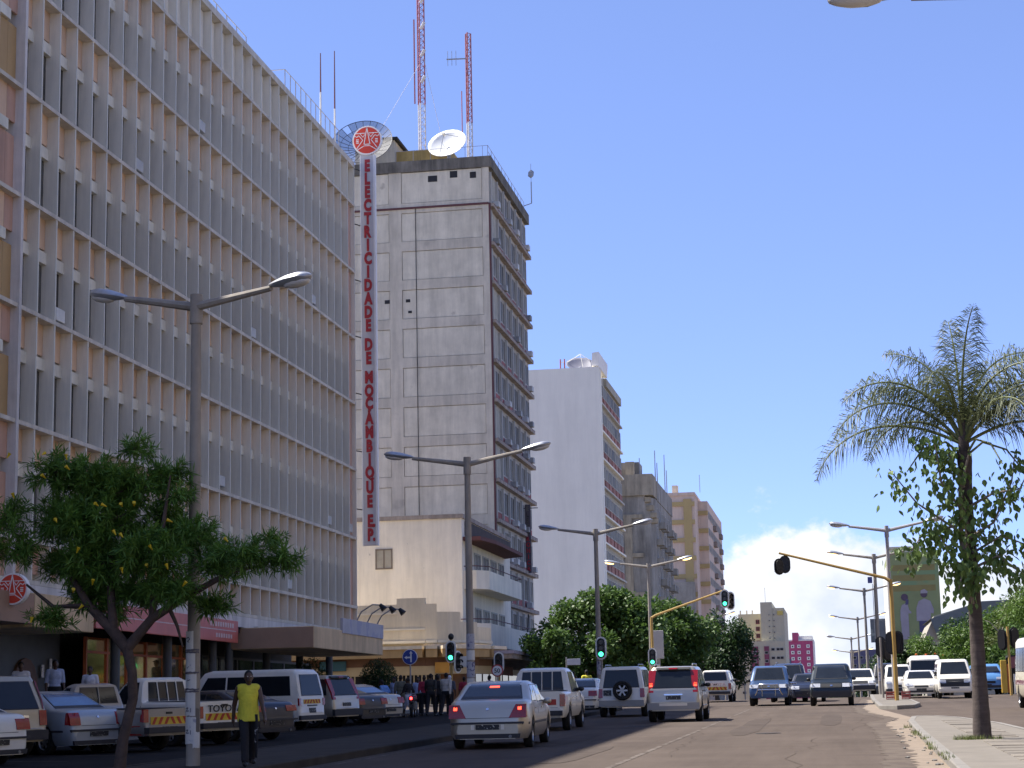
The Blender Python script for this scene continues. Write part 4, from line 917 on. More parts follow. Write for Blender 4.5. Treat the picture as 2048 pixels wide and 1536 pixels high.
class Car:
    def __init__(s, name, label, cat, loc, heading, L, W, top, belt, body, zb=.24, wr=.31, ya=None, yr=None, tum=.32, group=None, nose=.10, tw=.20, lower=None, roof=None):
        z = gz(loc[1]); s.t = empty(name, (loc[0], loc[1], z), R(heading), label, cat, group, slope=True)
        s.L, s.W, s.top, s.belt, s.zb, s.wr, s.tum = L, W, top, belt, zb, wr, tum
        s.ys = (yr if yr is not None else -L*.29, ya if ya is not None else L*.30); s.nose = nose
        H = L/2
        arch = []
        for y in s.ys:
            R_ = wr+.06
            arch += [(y-R_, zb), (y-R_*.92, wr+R_*.39), (y-R_*.7, wr+R_*.71), (y-R_*.38, wr+R_*.92), (y, wr+R_), (y+R_*.38, wr+R_*.92), (y+R_*.7, wr+R_*.71), (y+R_*.92, wr+R_*.39), (y+R_, zb)]
        s.arch = arch
        st = sorted(set([round(y, 3) for y, _ in top]+[round(y, 3) for y, _ in belt]+[round(y, 3) for y, _ in arch]+[round(y, 3) for y in (-H+.02, -H+.05, -H+.10, -H+.25, H-.02, H-.05, H-.10, H-.3)]+[round(q, 3) for q in np.linspace(-H, H, 15)]))
        st = [y for y in st if -H-1e-6 <= y <= H+1e-6]
        mb = MB(); mb_low = MB(); n = 8; rows = []
        for y in st: rows.append(s.section(y))
        V = []
        for y, sec in zip(st, rows):
            V += [(x, y, z) for x, z in sec]+[(-x, y, z) for x, z in reversed(sec[:-1])]
        m = 2*n-1; F = []
        for i in range(len(st)-1):
            for k in range(m-1): F.append((i*m+k, i*m+k+1, (i+1)*m+k+1, (i+1)*m+k))
        mb.add(V, F); mb.add(V[:m], [tuple(range(m))]); mb.add(V[-m:], [tuple(range(m))])
        s.body = mb.build('body', body, s.t, smooth=38)
        u = MB(); u.box(-W/2+.22, W/2-.22, -H+.25, H-.25, zb+.02, max(.55, wr+.1)); u.build('underbody', m_under, s.t)
        for y in s.ys:
            for sd in (-1, 1):
                w = link('wheel', TYRE, s.t, (sd*(W/2-.12), y, wr), (0,0,0 if sd > 0 else math.pi), (tw, wr, wr)); link('rim', RIM, w)
    def tp(s, y): return float(np.interp(y, [p[0] for p in s.top], [p[1] for p in s.top]))
    def bl(s, y): return float(np.interp(y, [p[0] for p in s.belt], [p[1] for p in s.belt]))
    def hw(s, y):
        H = s.L/2; d = H-abs(y)
        return s.W/2*(1-s.nose*max(0, 1-d/.55)**2-.075*max(0, 1-d/.10)**2)
    def section(s, y):
        w = s.hw(y); zt = s.tp(y); b = min(s.bl(y), zt-.10); zb = s.zb
        xs = [p[0] for p in s.arch]
        if s.arch: 
            za = float(np.interp(y, xs, [p[1] for p in s.arch])); zb = max(zb, za)
        zl = max(zb+.03, s.zb+.14); zm = max(zl+.03, (s.zb+b)/2+.05); b = max(b, zm+.03); 
        if zt-b > .14:
            wr = w*.965-s.tum*(zt-b); return [(w*.90, zb), (w*.985, zl), (w, zm), (w*.965, b), (wr+.045, zt-.115), (wr-.01, zt-.035), (wr-.09, zt), (0, zt+.004)]
        zt = max(zt, b+.08)
        return [(w*.90, zb), (w*.985, zl), (w, zm), (w*.975, b), (w*.955, zt-.045), (w*.91, zt-.012), (w*.82, zt+.002), (0, zt+.008)]
    def xs(s, y, z):
        sec = s.section(y); return float(np.interp(z, [q[1] for q in sec[:6]], [q[0] for q in sec[:6]]))
    def yr(s, z):
        ps = s.top
        if z <= ps[0][1]: return ps[0][0]
        for (a, za), (b, zb) in zip(ps[:-1], ps[1:]):
            if za <= z <= zb and zb > za: return a+(b-a)*(z-za)/(zb-za)
        return ps[0][0]
    def yf(s, z):
        ps = s.top[::-1]
        if z <= ps[0][1]: return ps[0][0]
        for (a, za), (b, zb) in zip(ps[:-1], ps[1:]):
            if za <= z <= zb and zb > za: return a+(b-a)*(z-za)/(zb-za)
        return ps[0][0]
    def patch(s, name, m, z0, z1, xb, xt, end='rear', proud=.012, nx=6, nz=4, parent=None, thick=.05):
        """panel on the front or rear face; xb / xt = (left, right) at bottom and top"""
        sg = -1 if end == 'rear' else 1; f = s.yr if end == 'rear' else s.yf; V = []; F = []
        for q in (1, 0):
            for j in range(nz+1):
                z = z0+(z1-z0)*j/nz; y = f(z)
                for i in range(nx+1):
                    a = xb[0]+(xt[0]-xb[0])*j/nz; b = xb[1]+(xt[1]-xb[1])*j/nz; x = a+(b-a)*i/nx
                    V.append((x, y+sg*(proud if q else -thick), z))
        w = nx+1; N = w*(nz+1)
        for j in range(nz):
            for i in range(nx): F.append((j*w+i, j*w+i+1, (j+1)*w+i+1, (j+1)*w+i))
        edge = [i for i in range(w)]+[j*w+nx for j in range(1, nz+1)]+[nz*w+i for i in range(nx-1, -1, -1)]+[j*w for j in range(nz-1, 0, -1)]
        for k in range(len(edge)): a, b = edge[k], edge[(k+1) % len(edge)]; F.append((a, b, N+b, N+a))
        mb = MB(); mb.add(V, F); o = mb.build(name, m, parent or s.t, smooth=40)
        if name in ('rear_window', 'windscreen'): s.patch('window_seal', m_trim, z0-.022, z1+.018, (xb[0]-.025, xb[1]+.025), (xt[0]-.022, xt[1]+.022), end, proud-.007, nx, nz, o, thick)
        return o
    def side(s, name, m, yb, yt, z0, z1, sides=(-1, 1), proud=.01, ny=5, nz=3, inset=None, parent=None):
        """panel on the flank; yb / yt = (rear, front) at bottom and top; z may be (rear, front)"""
        for sd in sides:
            V = []; F = []
            for q in (1, 0):
                for j in range(nz+1):
                    for i in range(ny+1):
                        a = yb[0]+(yt[0]-yb[0])*j/nz; b = yb[1]+(yt[1]-yb[1])*j/nz; y = a+(b-a)*i/ny
                        za = z0 if not hasattr(z0, '__len__') else z0[0]+(z0[1]-z0[0])*i/ny
                        zb_ = z1 if not hasattr(z1, '__len__') else z1[0]+(z1[1]-z1[0])*i/ny
                        z = za+(zb_-za)*j/nz; V.append((sd*(s.xs(y, z)+(proud if q else -.03)), y, z))
            w = ny+1; N = w*(nz+1)
            for j in range(nz):
                for i in range(ny): F.append((j*w+i, j*w+i+1, (j+1)*w+i+1, (j+1)*w+i))
            edge = [i for i in range(w)]+[j*w+ny for j in range(1, nz+1)]+[nz*w+i for i in range(ny-1, -1, -1)]+[j*w for j in range(nz-1, 0, -1)]
            for k in range(len(edge)): a, b = edge[k], edge[(k+1) % len(edge)]; F.append((a, b, N+b, N+a))
            mb = MB(); mb.add(V, F); o = mb.build(name, m, parent or s.t, smooth=40)
            if name == 'side_window': s.side('window_seal', m_trim, (yb[0]-.02, yb[1]+.02), (yt[0]-.018, yt[1]+.018), z0-.018, z1+.014, (sd,), proud-.006, ny, nz, None, o)
    def box(s, name, m, x0, x1, y0, y1, z0, z1, b=.02, sym=False):
        for sd in ((1, -1) if sym else (1,)):
            a, c = (x0, x1) if sd > 0 else (-x1, -x0)
            MB().bbox(a, c, y0, y1, z0, z1, min(b, (c-a)/2.2, (y1-y0)/2.2, (z1-z0)/2.2)).build(name, m, s.t, smooth=40)
    def mirrors(s, y, z, m=None):
        for sd in (-1, 1):
            x = sd*(s.xs(y, z)+.09); MB().ell((x, y, z), (.10,.06,.075), 2).build('wing_mirror', m or m_black, s.t, smooth=60)
    def lamp(s, m, x0, x1, z0, z1, end='rear', name=None, side_y=0, slant=0):
        nm = name or ('tail_light' if end == 'rear' else 'headlight')
        for sd in (-1, 1):
            xb = (sd*x0, sd*x1) if sd > 0 else (-x1, -x0); xt = (sd*(x0+slant), sd*x1) if sd > 0 else (-x1, -(x0+slant))
            s.patch(nm, m, z0, z1, xb, xt, end, .018, 3, 3)
        if side_y:
            H = s.L/2; yy = (-H+.06, -H+.06+side_y) if end == 'rear' else (H-.06-side_y, H-.06)
            s.side(nm, m, yy, yy, z0+.01, z1-.01, (-1, 1), .012, 3, 2)
    def seam(s, y, z0, z1): s.side('door_seam', m_trim, (y-.006, y+.006), (y-.006, y+.006), z0, z1, proud=.003, ny=1, nz=3)
    def handles(s, ys, z, m): 
        for y in ys: s.side('door_handle', m, (y-.07, y+.07), (y-.07, y+.07), z, z+.03, proud=.03, ny=1, nz=1)
    def plate(s, z, m=None, end='rear', w=.26, h=.11, x=0, plate_h=None): s.patch('number_plate', m or m_plate, z, z+h, (x-w, x+w), (x-w, x+w), end, .022, 2, 1)
    def chevrons(s, z0, z1, w, end='rear', yy=None, n=6):
        p = s.patch('chevron_board', m_chev_y, z0, z1, (-w, w), (-w, w), end, .016, 4, 2); y = (s.yr((z0+z1)/2) if end == 'rear' else s.yf((z0+z1)/2))-.024
        mb = MB(); st = 2*w/n; h = z1-z0
        for k in range(n):
            x = -w+st*k+st*.12; sg = 1 if k < n/2 else -1; a = x if sg > 0 else x+h*.55
            mb.prism([(a, z0+.008), (a+st*.42, z0+.008), (a+st*.42+sg*h*.55, z1-.008), (a+sg*h*.55, z1-.008)], 'y', y, y+.006)
        mb.build('chevron', m_chev_r, p)

def sedan(name, label, loc, hd, body, L=4.5, slant=0, W=1.74, H=1.44, brake=False, glass=None, tail=(.46,.80,.72,.94), group=None, rear_detail=True, cat='car', bump=None):
    h = L/2
    top = [(-h, .56), (-h+.015, .66), (-h+.05, .84), (-h+.10, .95), (-h+.18, 1.015), (-h+.30, 1.04), (-h+.75, 1.07), (-h+1.45, H-.06), (-h+1.8, H), (-h+2.35, H), (-h+2.75, H-.05), (h-1.22, 1.0), (h-.9, .96), (h-.35, .86), (h-.08, .72), (h, .55)]
    belt = [(-h, .9), (-h+.7, .98), (h-1.2, .93), (h, .8)]
    c = Car(name, label, cat, loc, hd, L, W, top, belt, body, .22, .31, group=group, yr=-h+.98, ya=h-.88, nose=.17)
    g = glass or m_cglass
    c.patch('rear_window', g, 1.09, H-.06, (-.67,.67), (-.55,.55), proud=.035); c.patch('windscreen', m_cglass, 1.03, H-.07, (-.66,.66), (-.52,.52), 'front', .04)
    c.side('side_window', m_cglass, (-h+1.02, -h+1.95), (-h+1.55, -h+1.95), 1.02, H-.10); c.side('side_window', m_cglass, (-h+2.02, h-1.42), (-h+2.02, h-1.85), 1.0, H-.10)
    c.lamp(m_tail, *tail, side_y=.16, slant=slant); c.lamp(m_lens, .42, .78, .64, .80, 'front', side_y=.25)
    if brake:
        
        c.lamp(m_brake, tail[0]+slant+.05, tail[1]-.10, tail[3]-.12, tail[3]-.05, name='brake_light'); c.patch('brake_light', m_brake, H-.14, H-.105, (-.11,.11), (-.11,.11), proud=.05)
        for sx in (-.36, .30): c.patch('reflection_patch', P_WHITE, .42, .53, (sx, sx+.07), (sx, sx+.07), proud=.022, nx=1, nz=1)  # white patches painted as reflections either side of the number plate
    c.side('rub_strip', m_trim, (-h+.05, h-.1), (-h+.05, h-.1), .52, .57, proud=.012, ny=14, nz=1)
    c.patch('bumper_strip', m_trim, .54, .585, (-.80,.80), (-.80,.80), proud=.02); c.patch('bumper_strip', m_trim, .30, .40, (-.6,.6), (-.6,.6), 'front', .015)
    c.patch('grille', m_black, .56, .66, (-.36,.36), (-.36,.36), 'front', .015)
    c.plate(.42); c.plate(.40, end='front'); c.mirrors(h-1.5, .98, body); c.patch('valance', m_trim, .235, .33, (-.70,.70), (-.72,.72), proud=.012, nz=1)
    MB().cone((.5,-h+.05,.27), (.5,-h-.04,.27), .035, n=8).build('exhaust', m_steel, c.t)
    for y in (-h+1.28, h-1.35, -h+1.98): c.seam(y, .32, .98)
    c.handles((-h+1.5, -h+2.6), .84, body)
    c.patch('boot_seam', m_trim, .665, .675, (-.5,.5), (-.5,.5), proud=.006, nz=1); c.patch('boot_badge', m_chrome, .84, .89, (-.03,.03), (-.03,.03), proud=.02, nx=1, nz=1)
    return c
def suv(name, label, loc, hd, body, L=4.6, W=1.8, H=1.82, spare=False, glass=None, lower=None, tail=(.66,.84,.75,1.08), group=None, tall_tail=False, brake=False, rack=False, bull=False, cat='car', fplate=None, rplate=None, rake=.16, front='suv'):
    h = L/2
    top = [(-h, .62), (-h+.02, .66), (-h+.06, 1.05), (-h+.06+rake, H-.10), (-h+.12+rake, H-.02), (-h+.6, H), (-h+2.4, H), (-h+2.75, H-.06), (h-1.28, 1.16), (h-1.15, 1.12), (h-.25, 1.03), (h-.04, .82), (h, .6)]
    belt = [(-h, 1.02), (h-1.3, 1.08), (h, .98)]
    c = Car(name, label, cat, loc, hd, L, W, top, belt, body, .36, .37, group=group, yr=-h+.88, ya=h-.86, tum=.2, nose=.06, tw=.24)
    g = glass or m_cglass; zt = H-.14
    c.patch('rear_window', g, 1.10, zt, (-.66,.66), (-.56,.56)); c.patch('windscreen', g, 1.20, H-.10, (-.70,.70), (-.58,.58), 'front', .04)
    for a, b in ((-h+.34, -h+1.15), (-h+1.22, -h+2.08)): c.side('side_window', m_cglass, (a, b), (a+.06, b), 1.11, H-.14)
    c.side('side_window', m_cglass, (-h+2.15, h-1.55), (-h+2.15, h-1.98), 1.12, H-.14)
    if tall_tail:
        c.lamp(m_tail, .64, .80, .95, zt+.02, slant=-.08)
        if brake: c.lamp(m_brake, .67, .77, 1.14, 1.26, name='brake_light')
        c.patch('spoiler', m_trim, H-.09, H-.03, (-.55,.55), (-.55,.55), proud=.10); c.patch('high_brake_light', m_tail, H-.085, H-.045, (-.14,.14), (-.14,.14), proud=.12)
    else: c.lamp(m_tail, *tail, side_y=.08)
    c.lamp(m_lens, .48, .80, .82, .98, 'front', side_y=.2); c.patch('grille', m_black, .80, .97, (-.44,.44), (-.44,.44), 'front', .015)
    c.patch('grille_badge', m_chrome, .86, .92, (-.05,.05), (-.05,.05), 'front', .03, 1, 1)
    bm_ = lower or m_trim
    c.patch('rear_bumper', bm_, .40, .62, (-.84,.84), (-.84,.84), proud=.07); c.patch('front_bumper', bm_, .40, .66, (-.84,.84), (-.84,.84), 'front', proud=.06)
    c.side('side_step', bm_, (-h+1.35, h-1.3), (-h+1.35, h-1.3), .37, .50, proud=.03, ny=4, nz=1)
    c.plate(.72 if not spare else .80, m=rplate, x=0 if not spare else -.52, w=.24 if not spare else .15, h=.12 if not spare else .2); c.plate(.52, m=fplate, end='front'); c.mirrors(h-1.62, 1.16)
    for y in (-h+1.19, -h+2.12, h-1.36): c.seam(y, .5, 1.08)
    c.handles((-h+1.38, -h+2.3), .96, m_trim)
    if spare:
        w = link('spare_wheel', TYRE, c.t, (.06, -h-.12, .98), (0,0,R(-90)), (.22,.36,.36)); link('rim', RIM, w)
    if rack:
        for sd in (-1, 1): MB().tube([(sd*.62, -h+.5, H+.02), (sd*.62, -h+.6, H+.07), (sd*.62, -h+2.2, H+.07), (sd*.62, -h+2.3, H+.02)], .022, 6).build('roof_rail', m_metal, c.t)
    if bull:
        b = MB(); y = h+.14
        b.tube([(-.62,y-.1,.5),(-.55,y,.62),(-.42,y,.98),(.42,y,.98),(.55,y,.62),(.62,y-.1,.5)], .035, 8); b.tube([(-.5,y,.74),(.5,y,.74)], .03, 8); b.tube([(-.3,y,.45),(-.3,y,.98)], .03, 8); b.tube([(.3,y,.45),(.3,y,.98)], .03, 8)
        b.build('bull_bar', m_chrome, c.t, smooth=50)
    return c
def pickup(name, label, loc, hd, body, L=5.0, W=1.76, H=1.72, dbl=True, bars=0, chev=False, word=None, wordm=None, lower=None, canopy=None, group=None, tail=(.70,.86,.70,1.0), bedz=1.04, cat='pickup', bump=None, high=0):
    h = L/2; yc = (-h+1.62 if dbl else -h+2.35)+high*0
    cabz = H
    if canopy: top = [(-h, .6), (-h+.02, .66), (-h+.03, bedz), (-h+.14, H-.06), (-h+.3, H), (h-2.35, H), (h-1.9, H-.05), (h-1.25, 1.13), (h-1.1, 1.09), (h-.25, .98), (h-.04, .8), (h, .58)]
    else: top = [(-h, .6), (-h+.02, .66), (-h+.03, bedz), (yc-.06, bedz+.01), (yc-.02, bedz+.05), (yc+.10, H-.06), (yc+.26, H), (h-2.25, H), (h-1.95, H-.05), (h-1.25, 1.13), (h-1.1, 1.09), (h-.25, .98), (h-.04, .8), (h, .58)]
    belt = [(-h, bedz-.1), (yc-.06, bedz-.1), (yc, 1.06), (h-1.2, 1.05), (h, .92)]
    c = Car(name, label, cat, loc, hd, L, W, top, belt, body, .38, .36, group=group, yr=-h+1.12, ya=h-.9, tum=.26, nose=.05, tw=.23)
    zt = H-.13
    c.patch('rear_window', m_cglass, 1.17, zt, (-.62,.62), (-.55,.55)); c.patch('windscreen', m_cglass, 1.16, H-.09, (-.68,.68), (-.56,.56), 'front', .04)
    for k in range(bars):
        x = -.31+.62*k/(bars-1) if bars > 1 else 0
        MB().tube([(x, c.yr(1.16)-.03, 1.12), (x, c.yr(zt)-.03, zt+.02)], .016, 5).build('window_bar', body, c.t)
    if dbl:
        c.side('side_window', m_cglass, (yc+.16, yc+.98), (yc+.24, yc+.98), 1.10, H-.13); c.side('side_window', m_cglass, (yc+1.05, h-1.55), (yc+1.05, h-1.95), 1.10, H-.13)
        c.seam(yc+1.02, .5, 1.06); c.handles((yc+.2, yc+1.15), .93, m_chrome)
    else:
        c.side('side_window', m_cglass, (yc+.2, h-1.55), (yc+.26, h-1.95), 1.10, H-.13); c.handles((yc+.3,), .93, m_chrome)
    if canopy:
        c.side('side_window', m_cglass, (-h+.4, yc-.1), (-h+.45, yc-.1), 1.16, H-.14)
    else:
        MB().box(-W/2+.12, W/2-.12, -h+.1, yc-.1, bedz+.016, bedz+.024).build('load_bed', m_under, c.t)
    c.seam(yc+.02, .5, 1.04); c.seam(h-1.3, .5, 1.04)
    c.lamp(m_tail, *tail, side_y=.10); c.lamp(m_lens, .46, .80, .80, .95, 'front', side_y=.2); c.patch('grille', m_black, .78, .94, (-.42,.42), (-.42,.42), 'front', .015)
    c.patch('rear_bumper', bump or m_trim, .44, .58, (-.80,.80), (-.80,.80), proud=.12); c.patch('front_bumper', lower or m_trim, .42, .68, (-.84,.84), (-.84,.84), 'front', proud=.05)
    c.patch('tailgate_seam', m_trim, .66, .67, (-.66,.66), (-.66,.66), proud=.004, nz=1); c.patch('tailgate_handle', m_black, bedz-.12, bedz-.07, (-.1,.1), (-.1,.1), proud=.02, nx=1, nz=1)
    if lower: c.side('lower_flank', lower, (-h+.05, c.ys[0]-.44), (-h+.05, c.ys[0]-.44), .40, .62, proud=.006, ny=4, nz=1); c.side('lower_flank', lower, (c.ys[0]+.44, c.ys[1]-.44), (c.ys[0]+.44, c.ys[1]-.44), .40, .62, proud=.006, ny=6, nz=1)
    if chev: c.chevrons(.64, .82, .62)
    if word:
        me = text_mesh(word, .24, .012, wordm or m_black, .012, 1.15); link('lettering', me, c.t, (0, -h-.012, .94 if chev else .85))
    c.plate(.48, w=.24, h=.11, m=m_plate); c.plate(.50, end='front'); c.mirrors(h-1.6, 1.16)
    return c
def van(name, label, loc, hd, body, L=4.7, W=1.69, H=1.97, group=None, chev=False, dark_front=False, cat='van', roofw=None):
    h = L/2
    top = [(-h, .5), (-h+.02, .6), (-h+.05, 1.15), (-h+.2, H-.14), (-h+.32, H-.03), (-h+.7, H), (h-1.35, H), (h-1.05, H-.07), (h-.42, 1.22), (h-.2, 1.12), (h-.04, .85), (h, .5)]
    belt = [(-h, 1.12), (h-.5, 1.12), (h, .95)]
    c = Car(name, label, cat, loc, hd, L, W, top, belt, body, .30, .32, group=group, yr=-h+.95, ya=h-.95, tum=.17, nose=.07)
    c.patch('rear_window', m_cglass, 1.14, H-.20, (-.62,.62), (-.55,.55)); c.patch('windscreen', m_cglass, 1.24, H-.15, (-.68,.68), (-.56,.56), 'front', .04)
    c.side('side_window', m_cglass, (-h+.38, h-2.05), (-h+.46, h-2.05), 1.15, H-.24); c.side('side_window', m_cglass, (h-1.95, h-.85), (h-1.95, h-1.25), 1.15, H-.24)
    c.lamp(m_tail, .68, .80, .80, 1.04); c.lamp(m_lens, .46, .76, .80, .95, 'front')
    c.patch('rear_bumper', m_trim, .34, .48, (-.8,.8), (-.8,.8), proud=.05); c.patch('front_bumper', P_WHITE if dark_front else m_trim, .36, .50, (-.8,.8), (-.8,.8), 'front', proud=.05)
    c.patch('grille', m_black, .60, .98 if dark_front else .74, (-.72,.72) if dark_front else (-.40,.40), (-.72,.72) if dark_front else (-.40,.40), 'front', .012)
    if dark_front: c.lamp(m_lens, .44, .66, .78, .92, 'front')
    if chev: c.chevrons(.86, 1.0, .52)
    c.patch('door_handle', m_black, .78, .82, (-.3,.3), (-.3,.3), proud=.02, nx=1, nz=1)
    c.plate(.56, w=.2, h=.16); c.plate(.46, end='front', w=.2); c.mirrors(h-.75, 1.3)
    for y in (h-2.0, h-.85, -h+1.6): c.seam(y, .5, 1.1)
    return c
def minibus(name, label, loc, hd, body, lower, L=6.9, W=2.08, H=2.62, group=None):
    h = L/2
    top = [(-h, .5), (-h+.04, 1.3), (-h+.2, H-.2), (-h+.4, H-.05), (-h+.8, H), (h-1.0, H), (h-.6, H-.08), (h-.38, H-.25), (h-.12, 1.28), (h-.02, .95), (h, .5)]
    c = Car(name, label, 'minibus', loc, hd, L, W, top, [(-h, 1.28), (h, 1.28)], body, .40, .38, group=group, yr=-h+1.5, ya=h-1.05, tum=.09, nose=.08)
    c.patch('windscreen', m_cglass, 1.32, H-.34, (-.92,.92), (-.84,.84), 'front'); c.patch('rear_window', m_cglass, 1.4, H-.4, (-.75,.75), (-.7,.7))
    n = 5
    for k in range(n):
        a = -h+.35+(L-1.6)/n*k; c.side('side_window', m_cglass, (a, a+(L-1.6)/n-.08), (a, a+(L-1.6)/n-.08), 1.34, H-.38)
    c.side('lower_flank', lower, (-h+.1, h-.1), (-h+.1, h-.1), .86, 1.02, proud=.006, ny=12, nz=1)
    c.patch('front_panel', lower, .42, .90, (-.92,.92), (-.94,.94), 'front', .02); c.lamp(m_lens, .56, .86, .70, .86, 'front', name='headlight'); c.patch('front_bumper', lower, .38, .56, (-.95,.95), (-.95,.95), 'front', .06)
    c.plate(.6, end='front'); c.mirrors(h-.4, 1.55); c.lamp(m_tail, .8, .92, .7, 1.0)
    return c
QP = 'cars parked nose-in to the office block'
# parked, nose towards the office block (placed by the middle of the tail)
def tail_at(x, y, a, L): return (x-math.sin(R(a))*L/2, y+math.cos(R(a))*L/2)
c = suv('parked_car', 'champagne off-roader with maroon roof pillars parked at the left picture edge', tail_at(-18.3, 41.0, 62, 4.7), 62, P_GOLD, L=4.7, W=1.85, H=1.84, group=QP, rake=.3, tail=(.66,.86,.72,1.06))
c.side('roof_pillar', P_MAROON, (-2.29, -2.14), (-2.02, -1.92), 1.08, 1.72, proud=.012, ny=1); c.patch('tailgate_trim', m_chrome, .90, .95, (-.35,.35), (-.35,.35), proud=.03, nz=1)
c = sedan('parked_car', 'ice-blue saloon parked between the champagne off-roader and the grey pickup', tail_at(-17.15, 43.0, 60, 4.4), 60, P_LBLUE, L=4.4, H=1.47, group=QP, glass=m_bglass, tail=(.52,.82,.68,.97))
c = pickup('parked_pickup', 'grey single-cab pickup with red lower flanks and chevron tailgate', tail_at(-15.75, 43.9, 66, 4.7), 66, P_GREY, L=4.7, W=1.68, H=1.66, dbl=False, chev=True, lower=P_RED, group=QP, bedz=1.0, bars=1)
c = pickup('parked_pickup', 'white pickup with barred cab window and TOYOTA on its tailgate', tail_at(-15.6, 47.6, 58, 5.1), 58, P_WHITE, L=5.1, W=1.78, H=1.76, dbl=False, chev=True, word='TOYOTA', bars=3, group=QP, bedz=1.12)
c = sedan('parked_car', 'dark blue saloon parked in front of the white van', tail_at(-15.3, 51.2, 62, 4.4), 62, P_NAVY, L=4.4, H=1.38, group=QP, tail=(.40,.80,.78,.94))
c = van('parked_van', 'white panel van with orange chevrons on its rear door', tail_at(-17.3, 62.0, 74, 4.9), 74, P_WHITE, L=4.9, H=2.0, chev=True, group=QP)
c = suv('parked_car', 'silver and black people carrier parked right of the white van', tail_at(-16.9, 65.0, 70, 4.4), 70, P_SILVER, L=4.4, W=1.7, H=1.78, tall_tail=True, group=QP, rake=.3)
c = sedan('parked_car', 'near-black saloon squeezed between the people carrier and the silver saloon', tail_at(-16.6, 67.6, 64, 4.2), 64, P_DGREY, L=4.2, H=1.36, group=QP)
c = sedan('parked_car', 'silver saloon at the far end of the parked row', tail_at(-16.6, 70.3, 64, 4.5), 64, P_SILVER, L=4.5, H=1.44, group=QP, glass=m_bglass)
c = sedan('parked_car', 'pale car corner cut off by the left picture edge', tail_at(-16.85, 36.9, 62, 4.4), 62, P_WHITE, L=4.4, group=QP)
# driving away
QA = 'traffic driving away from the viewer'
c = sedan('moving_car', 'silver saloon braking in the nearest lane', (-7.75, 43.9), 2, P_SILVER, L=4.75, W=1.80, H=1.46, brake=True, group=QA, glass=m_cglass, tail=(.47,.85,.67,.96), slant=.15)
c = pickup('moving_pickup', 'white double-cab pickup ahead of the braking silver saloon', (-8.75, 57.2), 1, P_WHITE, L=5.1, W=1.8, H=1.80, dbl=True, bars=3, group=QA, bedz=1.12, tail=(.72,.87,.70,1.04)); c.patch('orange_board', m_chev_r, .74, .90, (-.1,.62), (-.1,.62), proud=.014)
c = sedan('moving_car', 'small white car half hidden by the white double-cab pickup', (-11.0, 82.5), 0, P_WHITE, L=4.0, H=1.45, group=QA)
c = suv('moving_car', 'white off-roader with spare wheel on its back door', (-8.15, 74.0), 0, P_WHITE, L=4.6, W=1.80, H=1.86, spare=True, lower=P_GREY, group=QA, tail=(.70,.85,.72,1.05), rake=.12, rack=True)
c = suv('moving_car', 'silver people carrier with tall red lamps braking in the middle lane', (-5.42, 64.8), 0, P_SILVER, L=4.6, W=1.76, H=1.78, tall_tail=True, brake=True, group=QA, rake=.34, lower=P_GREY, rack=True)
c.patch('bumper_plate', P_WHITE, .52, .60, (-.45,.45), (-.45,.45), proud=.085); c.patch('chrome_strip', m_chrome, .86, .90, (-.3,.3), (-.3,.3), proud=.03, nz=1)
c = pickup('moving_pickup', 'white canopied pickup with chevrons far down the road', (-6.75, 106.5), 0, P_WHITE, L=4.9, W=1.72, H=1.70, dbl=False, chev=True, canopy=True, group=QA, word='TOYOTA', wordm=m_signw)
# oncoming
QO = 'oncoming traffic'
c = suv('moving_car', 'mid-blue off-roader with chrome bull bar coming towards the viewer', (-3.35, 91.5), 180, P_BLUE, L=4.7, W=1.83, H=1.82, group=QO, bull=True, fplate=m_plater, lower=P_BLUE)
c = suv('moving_car', 'navy off-roader half hidden behind the mid-blue one', (-2.75, 101.5), 180, P_NAVY, L=4.7, W=1.83, H=1.95, group=QO, rack=True, bull=True, fplate=m_plater)
c = suv('moving_car', 'dark green off-roader coming head-on in the kerb lane', (-.50, 88.4), 180, P_GREEN, L=4.9, W=1.90, H=1.84, group=QO)
c = sedan('moving_car', 'blue car peeping out behind the dark green off-roader', (-1.75, 100.5), 180, P_NAVY, group=QO)
c = pickup('moving_pickup', 'white oncoming pickup left of the lamp posts', (1.0, 114.5), 180, P_WHITE, L=4.9, W=1.76, H=1.66, dbl=False, group=QO)
c = sedan('moving_car', 'white oncoming saloon right of the yellow signal post', (4.05, 105.5), 180, P_WHITE, L=4.5, W=1.75, H=1.44, group=QO)
c = sedan('moving_car', 'silver saloon wedged between the white saloon and the taxi van', (5.05, 113.0), 180, P_SILVER, group=QO)
c = van('moving_van', 'white taxi van with black grille coming round the junction', (5.55, 101.5), 180, P_WHITE, L=4.6, W=1.72, H=1.96, dark_front=True, group=QO)
c = minibus('moving_minibus', 'white minibus behind the taxi van', (5.2, 128.0), 180, P_WHITE, P_WHITE, group=QO)
c = minibus('moving_minibus', 'cream and maroon minibus cut by the right picture edge', (7.4, 71.6), 180, P_CREAM, P_MAROON, L=6.9, W=2.06, H=2.55, group=QO)
c = van('moving_van', 'white van glimpsed behind the yellow signal post', (3.35, 121.0), 180, P_WHITE, group=QO)
c = van('moving_van', 'dark van behind the lamp posts', (2.9, 131.0), 180, P_DGREY, H=2.3, W=1.9, group=QO)
c = van('moving_van', 'sky-blue van just left of the palm trunk', (8.0, 113.0), 180, P_SKY, H=1.7, group=QO)
c = sedan('moving_car', 'grey car between the taxi van and the palm trunk', (7.0, 117.0), 180, P_GREY, group=QO)
